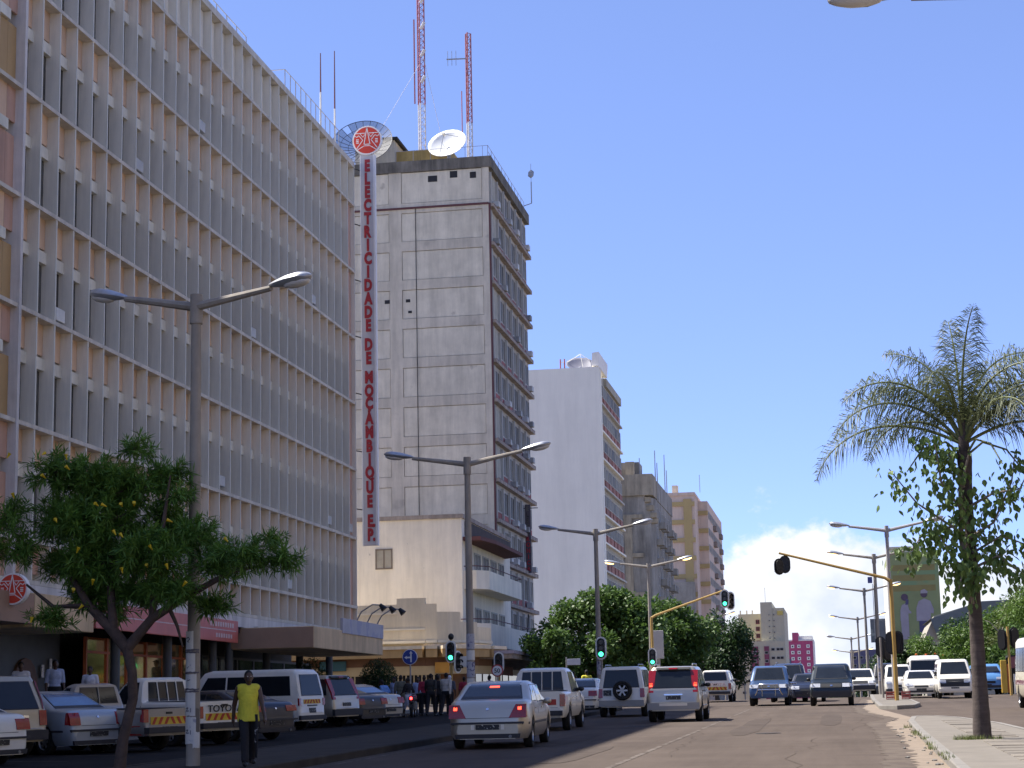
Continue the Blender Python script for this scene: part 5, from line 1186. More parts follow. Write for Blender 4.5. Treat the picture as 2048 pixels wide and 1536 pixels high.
# ---------------------------------------------------------------- street lamps
m_pole = mat('concrete lamp pole', (.33,.295,.25), .85, var=.2, vs=1.5, streak=.25)
m_polelt = mat('pale lamp pole', (.36,.34,.33), .8, var=.15)
m_head = mat('lamp housing', (.42,.43,.46), .35, .5, var=.15, vs=6); m_bowl = mat('lamp bowl', (.55,.53,.50), .15, var=.1)
m_litbowl = mat('lit lamp bowl', (.9,.6,.3), .3, emit=2.0, ecol=(1,.62,.25), var=0)
def street_lamp(x, y, H, label, lit=(0,0), rz=0, arm=1.75, r=.13, pm=None, rise=.34, z=None, arms=(-1,1)):
    z = gz(y)+.1 if z is None else z
    t = empty('street_lamp', (x, y, z), R(rz), label, 'street lamp', 'double-armed street lamps'); ORG[t.name] = None; pm = pm or m_pole
    MB().tube([(0,0,0),(0,0,H*.5),(0,0,H-.25)], [r, r*.86, r*.72], 12).build('pole', pm, t, smooth=40)
    MB().tube([(0,0,H-.42),(0,0,H+.12)], [r*.95, r*.9], 12).build('bracket', pm, t, smooth=40)
    for sd in arms:
        dz = rise[0 if sd < 0 else 1] if hasattr(rise, '__len__') else rise*(1 if sd > 0 else .75)
        MB().tube([(sd*.05,0,H-.1),(sd*arm*.5,0,H-.1+dz*.5),(sd*arm,0,H-.1+dz)], [.085,.07,.055], 8).build('arm', pm, t, smooth=40)
        c0 = Vector((sd*(arm+.45), 0, H-.04+dz*1.2)); tilt = math.atan2(dz, arm)*sd
        hd = MB(); n = 10; prof = [(-.50,.03),(-.46,.06),(-.3,.11),(-.05,.17),(.2,.18),(.38,.12),(.46,.02)]
        ring = []
        for q, rr in prof: ring.append([(sd*q, rr*.95*math.cos(2*math.pi*k/n), .62*rr*math.sin(2*math.pi*k/n)) for k in range(n)])
        V = [p for r_ in ring for p in r_]; F = [(i*n+k, i*n+(k+1)%n, (i+1)*n+(k+1)%n, (i+1)*n+k) for i in range(len(prof)-1) for k in range(n)]+[tuple(range(n)), tuple(range((len(prof)-1)*n, len(prof)*n))]
        hd.add(V, F); me = hd.mesh('lamp_head', m_head, 50)
        o = link('lamp_head', me, t, c0, (0, -tilt, 0))
        b = MB(); b.ell((sd*.12,0,-.07), (.30,.13,.09), 2); l_ = lit[0 if sd < 0 else 1]
        link('bowl', b.mesh('bowl', m_litbowl if l_ else m_bowl, 60), o)
    return t
LP = street_lamp(-11.2, 32.4, 8.3, 'nearest left street lamp with white posters pasted round its pole', r=.125, rz=-23, rise=(.38,.10))
street_lamp(-11.2, 58.0, 8.15, 'second left street lamp with torn stickers, before the concrete tower', r=.13)
street_lamp(-10.85, 87.0, 8.0, 'third left street lamp carrying a green traffic light before the white block', r=.13)
street_lamp(-11.15, 114.5, 8.0, 'fourth left street lamp, lit, beside the yellow signal arm', lit=(1,1), r=.12)
street_lamp(-12.0, 176.0, 8.0, 'left street lamp showing over the far tree with only its arm ends lit', lit=(1,1), r=.11)
street_lamp(-15.6, 262.0, 8.2, 'left far street lamp against the cream high-rise, nearer of two', lit=(0,1), r=.11)
street_lamp(-14.9, 300.0, 6.6, 'left far street lamp against the cream high-rise, lower of two', lit=(1,1), r=.11)
street_lamp(2.38, 91.3, 7.98, 'first right-hand street lamp beside the yellow signal post', r=.11, pm=m_polelt)
street_lamp(2.12, 112.0, 7.9, 'second right-hand street lamp, with a small blue flag box', lit=(1,0), r=.13)
street_lamp(1.85, 141.0, 7.75, 'third right-hand street lamp from the front, lit', lit=(1,1), r=.12)
street_lamp(1.65, 182.0, 7.9, 'fourth right-hand street lamp from the front, lit', lit=(1,1), r=.11)
street_lamp(1.15, 214.0, 7.85, 'fifth right-hand street lamp from the front', r=.11)
street_lamp(1.45, 250.0, 7.8, 'farthest right-hand street lamp, lit, over the dark trees', lit=(1,1), r=.11)
street_lamp(3.0, 19.3, 8.32, 'street lamp arm crossing the top right picture corner', r=.13, rise=.12, arm=1.95)
MB().bbox(-.42, -.16, -.2, -.05, 6.35, 6.7, .03).build('flag_box', mat('blue box', (.05,.07,.25), .5), bpy.data.objects['street_lamp.008'])
MB().box(-.17, -.14, -.14, .14, 3.2, 6.3).build('cable_duct', m_metal, bpy.data.objects['street_lamp.008'])
# posters pasted round the pole
m_poster = mat('pasted paper', (.66,.64,.60), .8, var=.08, vs=4, blot=((.40,.39,.44), 7, .63)); m_ink = mat('marker ink', (.05,.05,.09), .7); m_tape = mat('tape band', (.12,.11,.13), .7)
def wrap(t, z0, z1, a0, a1, m, r=.134, name='poster', n=8):
    mb = MB(); V = []; F = []
    for q in range(n+1):
        a = a0+(a1-a0)*q/n; rr = r+random.uniform(0, .006)
        for z in (z0, (z0+z1)/2, z1): V.append((rr*math.cos(a), rr*math.sin(a), z+random.uniform(-.008,.008)))
    for q in range(n):
        for j in range(2): F.append((q*3+j, (q+1)*3+j, (q+1)*3+j+1, q*3+j+1))
    mb.add(V, F); o = mb.build(name, m, t); md = o.modifiers.new('paper', 'SOLIDIFY'); md.thickness = .004; return o
C0 = -math.pi/2+.33
for z0, z1, a, b in ((.42,.88,-1.0,.75),(.90,1.30,-1.05,.65),(1.30,1.62,-1.1,.8),(1.64,1.98,-1.0,.6),(2.02,2.36,-1.05,.35)):
    wrap(LP, z0, z1, C0+a, C0+b, m_poster)
wrap(LP, .60, 1.02, C0+.75, C0+1.3, m_pave, .133); wrap(LP, .35, .62, C0+.35, C0+1.25, m_poster, .146)
for z in (1.30, 1.34, 1.98, 2.02, 1.63): wrap(LP, z, z+.028, C0-1.1, C0+1.1, m_tape, .145, 'tape')
def ink(t, ang, z, pts, r=.149):
    mb = MB()
    for (a, b), (c, d) in zip(pts[:-1], pts[1:]):
        P0 = (r*math.cos(ang+a/r), r*math.sin(ang+a/r), z+b); P1 = (r*math.cos(ang+c/r), r*math.sin(ang+c/r), z+d); mb.cone(P0, P1, .006, n=4)
    mb.build('handwriting', m_ink, t)
for z in (.60, .98): 
    ink(LP, C0-.25, z, [(-.05,.05),(.0,.06),(-.04,.0),(.02,.005)]); ink(LP, C0-.25, z, [(.05,.05),(.05,-.02)])
ink(LP, C0-.3, 2.2, [(-.05,.03),(.0,.06),(.03,.02),(-.02,-.02),(.02,-.03)]); ink(LP, C0-.2, 1.5, [(-.04,.0),(.03,.02)]); ink(LP, C0-.2, 1.72, [(-.04,.0),(.0,.03)])
L2 = bpy.data.objects['street_lamp.001']
m_sticker = mat('torn stickers', (.40,.40,.45), .8, var=.2, vs=8, blot=((.12,.12,.22), 9, .55))
for z0, z1 in ((.5,1.0),(1.02,1.45),(1.48,1.95),(2.0,2.3),(2.34,2.8)): wrap(L2, z0, z1, C0-1.2, C0+1.1, random.choice((m_sticker, m_sticker, m_poster)), .137)
for nm in ('street_lamp.002','street_lamp.008'):
    for z0, z1 in ((.8,1.3),(1.5,2.1),(2.15,2.5)): wrap(bpy.data.objects[nm], z0, z1, C0-1.1, C0+1.1, m_sticker, .135)

# ---------------------------------------------------------------- traffic signals and signs
m_sigy = mat('signal yellow', (.44,.28,.075), .6, var=.15); m_back = mat('signal backboard rim', (.80,.78,.72), .6); m_go = mat('lit green lens', (.05,.9,.45), .3, emit=2.4, ecol=(.05,1,.45), var=0)
m_off = mat('unlit lens', (.02,.012,.012), .2)
def signal_head(t, c, green=True, rz=0, H=.98, W=.44):
    """head facing local -y"""
    M_ = Matrix.Translation(c) @ Matrix.Rotation(R(rz), 4, 'Z')
    def put(name, mb, m, par=t, sm=None):
        me = mb.mesh(name, m, sm); me.transform(M_); return link(name, me, par)
    b = MB(); b.prism(stadium(W+.06, H+.06), 'y', .02, .05); o = put('backboard', b, m_black if abs(rz) > 90 else m_back)
    b = MB(); b.prism(stadium(W-.09, H-.09), 'y', -.03, .14); put('housing', b, m_black)
    for k, z in enumerate((.27*H/.98, 0, -.27*H/.98)):
        b = MB(); b.prism(ngon(.105, 14, 0, z), 'y', -.05, -.02); put('lens', b, m_go if (green and k == 2) else m_off)
        b = MB(); V = []; n = 9
        for q in range(n): a = math.pi*(-.05+1.1*q/(n-1)); V += [(.125*math.cos(a), -.03, z+.125*math.sin(a)), (.125*math.cos(a), -.20, z+.125*math.sin(a)-.01)]
        b.add(V, [(2*q, 2*q+2, 2*q+3, 2*q+1) for q in range(n-1)]); put('visor', b, m_black)
def signal(name, x, y, label, heads, H=3.3, r=.06, pm=None, z=None):
    z = gz(y)+.1 if z is None else z; t = empty(name, (x, y, z), 0, label, 'traffic light', 'junction traffic signals'); ORG[t.name] = None
    MB().cone((0,0,0), (0,0,H), r, r*.9, 10).build('post', pm or m_sigy, t, smooth=40)
    for h_ in heads: signal_head(t, h_[0], h_[1], h_[2], *( (h_[3],) if len(h_) > 3 else ()))
    return t
t = signal('traffic_light', -17.9, 88.0, 'green traffic light on a short yellow post by the crowd at the crossing', [((0,-.12,2.72), True, 0), ((.32,.05,2.25), False, 60)], 3.35)
MB().ell((0,0,3.42), (.14,.14,.16), 2).build('cap', m_black, t)
MB().bbox(.36, .85, .1, .14, 2.0, 2.5, .02).build('plate', m_back, t)
t = signal('traffic_light', -16.35, 92.0, 'traffic light half hidden behind the stickered lamp pole', [((0,-.12,2.2), True, 0)], 2.6)
t = signal('traffic_light', -10.66, 86.4, 'green traffic light strapped to the third left lamp pole', [((0,-.14,2.68), True, 0)], 3.1, .05, m_pole)
t = signal('traffic_light', -10.42, 107.8, 'left yellow signal post with long arm reaching over the road', [((.0,-.14,2.42), True, 0), ((4.15,-.1,5.55), True, 0), ((4.45,.3,5.45), False, 25)], 4.65, .085)
MB().tube([(0,0,4.6),(.25,0,4.75),(4.2,0,6.05)], [.075,.065,.05], 8).build('arm', m_sigy, t, smooth=40)
t = signal('traffic_light', 2.36, 88.2, 'right yellow signal post with long arm and signal heads seen from behind', [((-.12,.14,2.60), False, 180), ((.2,.16,2.62), False, 160), ((-4.70,.1,6.28), False, 180, .76), ((-4.98,.0,6.18), False, 210, .70)], 5.45, .095)
MB().tube([(0,0,5.35),(-.25,0,5.52),(-2.4,0,6.1),(-4.95,0,6.80)], [.08,.07,.06,.05], 8).build('arm', m_sigy, t, smooth=40)
t = signal('traffic_light', 1.95, 97.5, 'black signal heads seen from behind at the second lamp post', [((0,.14,2.55), False, 180), ((.28,.14,2.4), False, 200)], 3.0, .06, m_pole)
t = signal('traffic_light', 8.25, 99.0, 'black signal on a thin yellow post right of the palm trunk', [((-.25,.14,2.75), False, 150), ((.3,.1,2.85), False, 200)], 3.4, .07)
# tall narrow notice panel beside the left arm
t = empty('notice_panel', (-10.45, 111.5, gz(111)+.1), label='tall narrow pale panel standing behind the left yellow signal post', cat='sign board')
MB().bbox(-10.75, -10.12, 111.4, 111.55, 4.5, 6.12, .03).build('board', mat('pale notice', (.46,.44,.42), .7, var=.12), t); MB().cone((-10.43,111.5,2.0), (-10.43,111.5,4.55), .09, n=8).build('post', m_pole, t)
# blue round sign
m_sgnb = mat('sign blue', (.02,.05,.28), .4); m_sgnw = mat('sign white', (.75,.75,.75), .45)
def arrow(t, y, cx, cz, pts, w, m):
    mb = MB()
    for (a, b), (c, d) in zip(pts[:-1], pts[1:]):
        dx, dz = c-a, d-b; l = math.hypot(dx, dz); nx, nz = -dz/l*w/2, dx/l*w/2
        mb.prism([(cx+p, cz+q) for p, q in ((a+nx,b+nz),(c+nx,d+nz),(c-nx,d-nz),(a-nx,b-nz))], 'y', y-.01, y)
    (a, b), (c, d) = pts[-2:]; dx, dz = c-a, d-b; l = math.hypot(dx, dz); dx, dz = dx/l, dz/l; k = w*1.15
    mb.prism([(cx+c-dz*k, cz+d+dx*k), (cx+c+dx*k*1.5, cz+d+dz*k*1.5), (cx+c+dz*k, cz+d-dx*k)], 'y', y-.012, y)
    mb.build('arrow', m, t)
t = empty('road_sign', (-19.87, 88, gz(88)), label='round blue sign with white ahead and left arrows', cat='road sign'); cz = 4.24
b = MB(); b.prism(ngon(.36, 28, -19.87, cz), 'y', 87.97, 88.0); b.build('rim', m_sgnw, t)
b = MB(); b.prism(ngon(.335, 28, -19.87, cz), 'y', 87.955, 87.98); b.build('disc', m_sgnb, t)
arrow(t, 87.953, -19.87, cz, [(.06,-.24),(.06,.16)], .07, m_sgnw); arrow(t, 87.951, -19.87, cz, [(.06,-.02),(-.14,-.02)], .07, m_sgnw)
MB().cone((-19.87,88.05,gz(88)), (-19.87,88.05,4.5), .04, n=8).build('post', m_metal, t)
t = empty('road_sign', (-15.0, 84, gz(84)), label='round red-rimmed 50 speed limit sign', cat='road sign'); cz = 3.42
b = MB(); b.prism(ngon(.27, 28, -15.02, cz), 'y', 83.97, 84.0); b.build('rim', m_sgnred if False else mat('sign rim red', (.42,.04,.04), .5), t)
b = MB(); b.prism(ngon(.215, 28, -15.02, cz), 'y', 83.955, 83.98); b.build('disc', m_sgnw, t)
link('numerals', text_mesh('50', .27, .008, m_black, .015), t, (-15.02, 83.95, cz), world=True)
MB().cone((-15.02,84.05,gz(84)), (-15.02,84.05,3.65), .035, n=8).build('post', m_metal, t)
t = empty('street_name_sign', (-15.2, 107.03, gz(107)), label='small pale street name plate near the canopy end', cat='sign')
MB().bbox(-15.15, -14.4, 106.97, 107.0, 4.15, 4.5, .02).build('plate', mat('pale blue plate', (.45,.48,.55), .5), t); MB().cone((-15.2,107.03,gz(107)), (-15.2,107.03,4.6), .04, n=8).build('post', m_metal, t)
# red crates at the foot of the yellow post, barriers on the right
for k, (x, y) in enumerate(((2.15,91.2),(2.85,91.0))):
    t = empty('crate', (x, y, gz(y)+.15), label='red plastic crate %s of the yellow signal post foot' % ('left','right')[k], cat='crate', group='red crates at the signal post')
    z = gz(y)+.15; MB().box(x-.2, x+.2, y-.15, y+.15, z, z+.04).build('base', P_RED, t)
    for q in range(3): MB().box(x-.2, x+.2, y-.16, y-.13, z+.06+.11*q, z+.14+.11*q).build('slat', P_RED, t)
    for sx in (-.2, .17): MB().box(x+sx, x+sx+.03, y-.15, y+.15, z+.04, z+.38).build('side', P_RED, t)
m_rw = mat('barrier white', (.70,.68,.68), .6); 
for k in range(3):
    x0 = 8.75+1.35*k; y = 103.0-.6*k; z = gz(y)+.14
    t = empty('crowd_barrier', (x0, y, z), label='red and white metal barrier on the right, %s from the palm trunk' % ('first','second','third')[k], cat='barrier', group='red and white barriers on the right')
    for sx in (0, 1.25): MB().box(x0+sx, x0+sx+.08, y, y+.08, z, z+1.0).build('upright', m_rw, t)
    for zz, m in ((.12,m_rw),(.5,P_MAROON),(.86,m_rw)): MB().box(x0+.08, x0+1.25, y+.01, y+.06, z+zz, z+zz+.1).build('rail', m, t)
    for q in range(4): MB().box(x0+.25+.27*q, x0+.29+.27*q, y+.02, y+.05, z+.22, z+.86).build('bar', m_rw, t)
    for q in range(3): MB().box(x0+.2+.36*q, x0+.36+.36*q, y+.0, y+.012, z+.87, z+.955).build('red_stripe', P_RED, t)
t = empty('kiosk', (8.5, 106, gz(106)), label='yellow and orange kiosk post with red awning frame behind the barriers', cat='kiosk'); z = gz(106)+.14
MB().bbox(8.25, 8.55, 104.6, 104.9, z, z+1.7, .02).build('panel', mat('kiosk yellow', (.60,.38,.05), .6), t); MB().bbox(8.57, 8.72, 104.6, 104.9, z, z+1.5, .02).build('panel', mat('kiosk orange', (.55,.16,.04), .6), t)
MB().box(8.8, 10.6, 106, 106.1, z+1.3, z+1.9).build('fascia', P_MAROON, t); MB().box(8.8, 10.6, 106.1, 108, z+1.9, z+2.0).build('awning', m_dark, t); MB().box(8.8, 10.6, 107.8, 108, z, z+1.9).build('back', m_dark, t)

# ---------------------------------------------------------------- trees
def leaves(clumps, n, l, w, seed, droop=.3, flat=.6, tri=False):
    """leaf blades scattered through the clumps' volume: verts, faces"""
    g = np.random.default_rng(seed); vol = np.array([c[3]*c[4]*c[5] for c in clumps]); k = g.choice(len(clumps), n, p=vol/vol.sum()); C = np.array(clumps)[k]
    d = g.normal(size=(n,3)); d /= np.linalg.norm(d, axis=1)[:,None]; rad = g.random(n)**.42
    P = C[:,:3]+d*rad[:,None]*C[:,3:6]
    out = d*.7+g.normal(size=(n,3))*.75; out[:,2] -= droop; out /= np.linalg.norm(out, axis=1)[:,None]
    up = g.normal(size=(n,3))*flat; up[:,2] += 1; s = np.cross(out, up); s /= np.linalg.norm(s, axis=1)[:,None]+1e-9
    L = (l*g.uniform(.6, 1.25, n))[:,None]; W = (w*g.uniform(.7, 1.2, n))[:,None]
    nrm = np.cross(s, out)
    V = np.stack([P, P+out*L*.5+s*W*.5+nrm*W*.12, P+out*L, P+out*L*.5-s*W*.5+nrm*W*.12], 1).reshape(-1, 3)
    F = np.arange(4*n).reshape(n, 4); return V, F
def np_mesh(name, V, F, m):
    me = bpy.data.meshes.new(name); n = len(F); me.vertices.add(len(V)); me.vertices.foreach_set('co', V.astype(np.float32).ravel())
    me.loops.add(F.size); me.loops.foreach_set('vertex_index', F.astype(np.int32).ravel()); me.polygons.add(n)
    me.polygons.foreach_set('loop_start', np.arange(0, F.size, F.shape[1], dtype=np.int32)); me.polygons.foreach_set('loop_total', np.full(n, F.shape[1], dtype=np.int32))
    me.update(calc_edges=True); me.materials.append(m); return me
def leafmat(name, c, var=.45, vs=3.0, trans=.3): return mat(name, c, .55, var=var, vs=vs, trans=trans, spec=.4)
def limb(mb, pts, rads, n=8): mb.tube(pts, rads, n)
def tree(name, label, x, y, H, rx, ry, crown_z, n, leaf, m, seed, trunk_r=.22, group=None, nclump=26, trunk_m=None, cat='tree', rz=None, lobes=None):
    g = random.Random(seed); z0 = gz(y); t = empty(name, (x, y, z0), 0, label, cat, group); ORG[t.name] = None
    rz = rz or (H-crown_z)/2; cz = crown_z+rz; cl = []
    for k in range(nclump):
        a = g.uniform(0, 6.283); u = g.uniform(-1, 1); q = math.sqrt(1-u*u)*g.uniform(.55, .95); s = g.uniform(.20, .36)
        cl.append((rx*q*math.cos(a), ry*q*math.sin(a), cz+rz*u*.8, rx*s, ry*s, rz*s*1.05))
    cl.append((0, 0, cz, rx*.5, ry*.5, rz*.55))
    mb = MB(); mb.tube([(0,0,-.1),(.05,.03,crown_z*.5),(0,0,crown_z+.2)], [trunk_r*1.25, trunk_r, trunk_r*.75], 9)
    for c in cl[::3]:
        mid = Vector((c[0]*.4, c[1]*.4, (crown_z+c[2])/2+.1)); mb.tube([(0,0,crown_z*.9), mid, Vector(c[:3])], [trunk_r*.5, trunk_r*.3, trunk_r*.1], 6)
    mb.build('trunk', trunk_m or m_bark, t, smooth=60)
    V, F = leaves(cl, n, leaf[0], leaf[1], seed); link('crown', np_mesh('crown', V, F, m), t)
    return t
m_bark = mat('bark', (.10,.075,.055), .95, var=.3, vs=3, bump=.6, bs=20)
m_lf1 = leafmat('broad green leaves', (.075,.135,.028)); m_lf2 = leafmat('dark glossy leaves', (.035,.07,.02)); m_lf3 = leafmat('bright feathery leaves', (.095,.165,.025)); m_lf4 = leafmat('olive leaves', (.12,.15,.045))
GT = 'street trees along the avenue'
tree('street_tree', 'broad leafy street tree in front of the white block', -15.6, 127, 7.4, 4.3, 3.8, 1.5, 15000, (.34,.22), m_lf1, 11, .24, GT, 40)
tree('street_tree', 'rounded leafy street tree behind the fourth left lamp', -12.2, 133, 7.2, 3.2, 3.2, 1.2, 9000, (.34,.22), m_lf1, 12, .22, GT, 30)
tree('street_tree', 'low leafy tree against the tower shopfronts', -18.6, 122.5, 5.2, 1.9, 1.9, 1.0, 5000, (.30,.2), m_lf1, 13, .18, GT, 18)
tree('street_tree', 'dense dark street tree before the far cream high-rise', -10.6, 165, 8.4, 3.1, 3.0, .8, 14000, (.30,.18), m_lf2, 14, .24, GT, 34)
tree('street_tree', 'dark tree base filling the gap beside the canopied pickup', -13.2, 150, 6.2, 2.8, 2.6, .4, 9000, (.32,.2), m_lf2, 15, .22, GT, 24)
GR = 'trees massed on the right side of the avenue'
for k, (x, y, H, rx, m, lab) in enumerate((
    (7.0,150,5.0,2.6,m_lf3,'bright feathery tree with orange blossom behind the taxi van'), (9.8,152,6.4,3.0,m_lf2,'dark leafy tree below the mural gable'), (11.6,140,6.2,3.0,m_lf3,'bright tree left of the palm trunk'),
    (13.6,136,8.2,3.2,m_lf4,'tall olive tree right of the palm trunk'), (15.0,128,9.6,3.2,m_lf3,'tallest bright tree at the right picture edge'), (5.0,168,4.9,2.2,m_lf2,'dark low tree beside the billboard post'),
    (3.6,230,6.0,2.4,m_lf2,'small dark tree behind the fourth right-hand lamp'), (11.0,120,4.4,2.2,m_lf1,'low leafy shrub tree behind the barriers'), (16.5,118,7.5,3.0,m_lf1,'leafy tree behind the cream minibus'), (0.2,330,6.4,3.4,m_lf2,'far dark roadside tree by the slate block'),(9.2,141,5.4,2.7,m_lf3,'bright bushy tree in front of the hall roof'),(12.9,129,7.6,2.9,m_lf3,'bright mid-height tree behind the thin yellow post'),(17.4,124,11.2,3.4,m_lf3,'bright tree rising highest beside the cream minibus'),(14.4,120,6.4,2.6,m_lf4,'olive tree low behind the barriers'))):
    t = tree('roadside_tree', lab, x, y, H, rx, rx, .5, 8000 if y < 200 else 4000, (.26,.11) if m in (m_lf3, m_lf4) else (.30,.18), m, 30+k, .2, GR, 26)
    if k == 0:
        fl = MB().ell((0,0,0), (.12,.12,.09), 1).mesh('blossom', mat('flame blossom', (.60,.10,.01), .6))
        for q in range(16): link('blossom', fl, t, (random.uniform(-1.5,2.6), -2.2+random.uniform(-.5,.4), random.uniform(2.2,3.6)))
# bare stem of a dead branch in front of the right-hand trees
t = empty('bare_tree', (10.6, 134, gz(134)), label='bare pale branching stem before the bright right-hand trees', cat='tree'); ORG[t.name] = None
mb = MB(); mb.tube([(0,0,2.0),(.2,0,3.2),(.1,0,4.2),(.6,0,5.2),(1.1,0,6.0)], [.06,.05,.04,.03,.02], 6); mb.tube([(.1,0,4.2),(-.6,0,5.0),(-.9,0,5.1)], [.03,.025,.015], 5); mb.build('trunk', mat('pale bark', (.34,.29,.24), .9), t)
t = empty('clipped_shrub', (-20.9, 86, gz(86)+.14), label='round clipped dark shrub in front of the yellow gate', cat='shrub'); ORG[t.name] = None
V, F = leaves([(0,0,1.55,.86,.86,.85)], 5200, .10, .05, 71, .1); link('crown', np_mesh('crown', V, F, m_lf2), t); MB().cone((0,0,0), (0,0,1.2), .07, n=8).build('trunk', m_bark, t)
t = empty('clipped_shrub', (-23.4, 83.5, gz(84)+.14), label='dark shrub with yellowish side under the tan canopy', cat='shrub'); ORG[t.name] = None
V, F = leaves([(0,0,1.3,.8,.8,1.2),(.6,0,1.3,.45,.4,.6)], 4200, .12, .05, 72, .1); link('crown', np_mesh('crown', V, F, m_lf2), t); MB().cone((0,0,0), (0,0,1.0), .07, n=8).build('trunk', m_bark, t)

# nearest tree on the left: narrow leaves, yellow trumpet flowers
def thevetia():
    bx, by = -12.17, 31.4; t = empty('flowering_tree', (bx, by, gz(by)+.12), 0, 'small narrow-leaved tree with yellow flowers before the office block', 'tree'); ORG[t.name] = None
    z0 = gz(by)+.12; W = lambda x, z, y=31.4: Vector((x-bx, y-by, z-z0))
    g = random.Random(5)
    mb = MB(); m_b = mat('grey brown bark', (.085,.06,.05), .95, var=.35, vs=6, bump=.7, bs=30)
    fork = W(-12.05, 2.75)
    mb.tube([W(-12.17,.55), W(-12.10,1.2), W(-11.93,1.9), W(-11.95,2.35), fork], [.115,.098,.088,.085,.095], 10)
    mb.tube([fork, W(-12.3,3.05), W(-12.75,3.5), W(-13.2,4.2)], [.11,.10,.075,.04], 8); mb.tube([W(-12.3,3.05), W(-12.35,3.7), W(-12.4,4.8)], [.09,.07,.03], 8)
    mb.tube([fork, W(-11.6,3.25), W(-11.0,3.6), W(-10.2,4.0), W(-9.6,4.1)], [.10,.08,.065,.04,.02], 8); mb.tube([W(-11.6,3.25), W(-11.55,4.0), W(-11.4,5.0), W(-11.3,5.7)], [.07,.06,.035,.015], 8)
    mb.tube([W(-11.3,3.42), W(-11.15,3.1), W(-11.05,2.75)], [.04,.03,.015], 6)
    mb.tube([W(-12.75,3.5), W(-13.4,3.5), W(-13.9,3.9)], [.05,.04,.02], 6)
    cl = []
    spec = [(-13.63,5.9,.5,.3),(-13.0,5.75,.6,.38),(-12.27,6.28,.28,.22),(-11.7,5.75,.35,.25),(-12.36,5.57,.6,.34),(-13.63,5.13,.6,.38),(-14.1,5.05,.35,.28),(-12.8,4.96,.8,.46),(-11.8,4.87,.6,.42),(-11.45,5.4,.3,.2),(-13.45,4.26,.55,.32),(-14.0,4.5,.4,.25),(-12.6,4.26,.8,.36),(-11.6,4.35,.7,.36),(-11.0,4.7,.4,.28),(-10.6,4.17,.5,.28),(-9.9,4.26,.5,.24),(-9.37,4.17,.32,.2),(-9.55,4.5,.2,.15),(-13.1,3.73,.5,.22),(-12.2,3.73,.6,.24),(-11.27,3.73,.5,.24),(-10.8,3.47,.35,.18),(-13.36,3.29,.35,.17),(-12.6,3.42,.3,.14)]
    for x, z, rx, rz in spec:
        yy = 31.4+g.uniform(-.7,.7); c = W(x+.16, z-.02, yy); cl.append((c.x, c.y, c.z, rx*.92, max(.35, rx*.9), rz))
    # tufts: bursts of narrow leaves at twig ends
    gg = np.random.default_rng(3); nt = 1450; vol = np.array([c[3]*c[4]*c[5] for c in cl])**.8; k = gg.choice(len(cl), nt, p=vol/vol.sum()); C = np.array(cl)[k]
    d = gg.normal(size=(nt,3)); d /= np.linalg.norm(d, axis=1)[:,None]; T = C[:,:3]+d*(gg.random(nt)**.4)[:,None]*C[:,3:6]
    Vs = []; 
    per = 30
    for tpt, dd in zip(T, d):
        dr = gg.normal(size=(per,3))+dd*.55; dr[:,2] += .15; dr /= np.linalg.norm(dr, axis=1)[:,None]; L = gg.uniform(.12,.25,per)[:,None]
        up = gg.normal(size=(per,3))*.5+np.array([0,0,1]); s = np.cross(dr, up); s /= np.linalg.norm(s, axis=1)[:,None]
        base = tpt+dd*gg.uniform(-.12,.12,per)[:,None]; w = .013
        Vs.append(np.stack([base, base+dr*L*.45+s*w, base+dr*L+np.array([0,0,-.02]), base+dr*L*.45-s*w], 1).reshape(-1,3))
    V = np.concatenate(Vs); F = np.arange(len(V)).reshape(-1,4)
    mb.build('trunk', m_b, t, smooth=60)
    o = link('crown', np_mesh('crown', V, F, leafmat('narrow green leaves', (.115,.225,.035), .5, 2.2, .25)), t)
    tw = MB()
    for i in range(0, nt, 7):
        c = Vector(C[i][:3]); q = Vector(T[i]); tw.tube([c, (c+q)/2+Vector((0,0,-.05)), q], [.02,.012,.006], 4, False)
    tw.build('twigs', m_b, t, kind='stuff')
    fm = MB(); fm.tube([(0,0,-.05),(0,0,0),(0,0,.05)], [.008,.018,.032], 7); fme = fm.mesh('flower', mat('yellow petals', (.75,.55,.02), .5, trans=.3, var=.1), 60)
    vis = [(60,930),(128,928),(178,958),(176,937),(122,970),(60,1005),(280,1032),(258,1035),(268,1085),(204,1118),(286,1092),(235,1180),(195,1195),(203,1225),(114,1248),(308,1032),(390,1070),(240,1032),(345,1117),(380,1155),(8,1096),(420,1190),(500,1110),(330,1150),(160,1060),(295,1160)]
    for i, (px, pz) in enumerate(vis):
        X = -14.45+(px)*(5.0/565)+.0; Z = 4.96+(1050-pz)*(1/113.9)
        yy = -.95+random.uniform(-.25,.15)
        link('flower', fme, t, (X-bx+.12, yy, Z-z0), (random.uniform(-1,1), random.uniform(-1,1), random.uniform(0,6)))
thevetia()

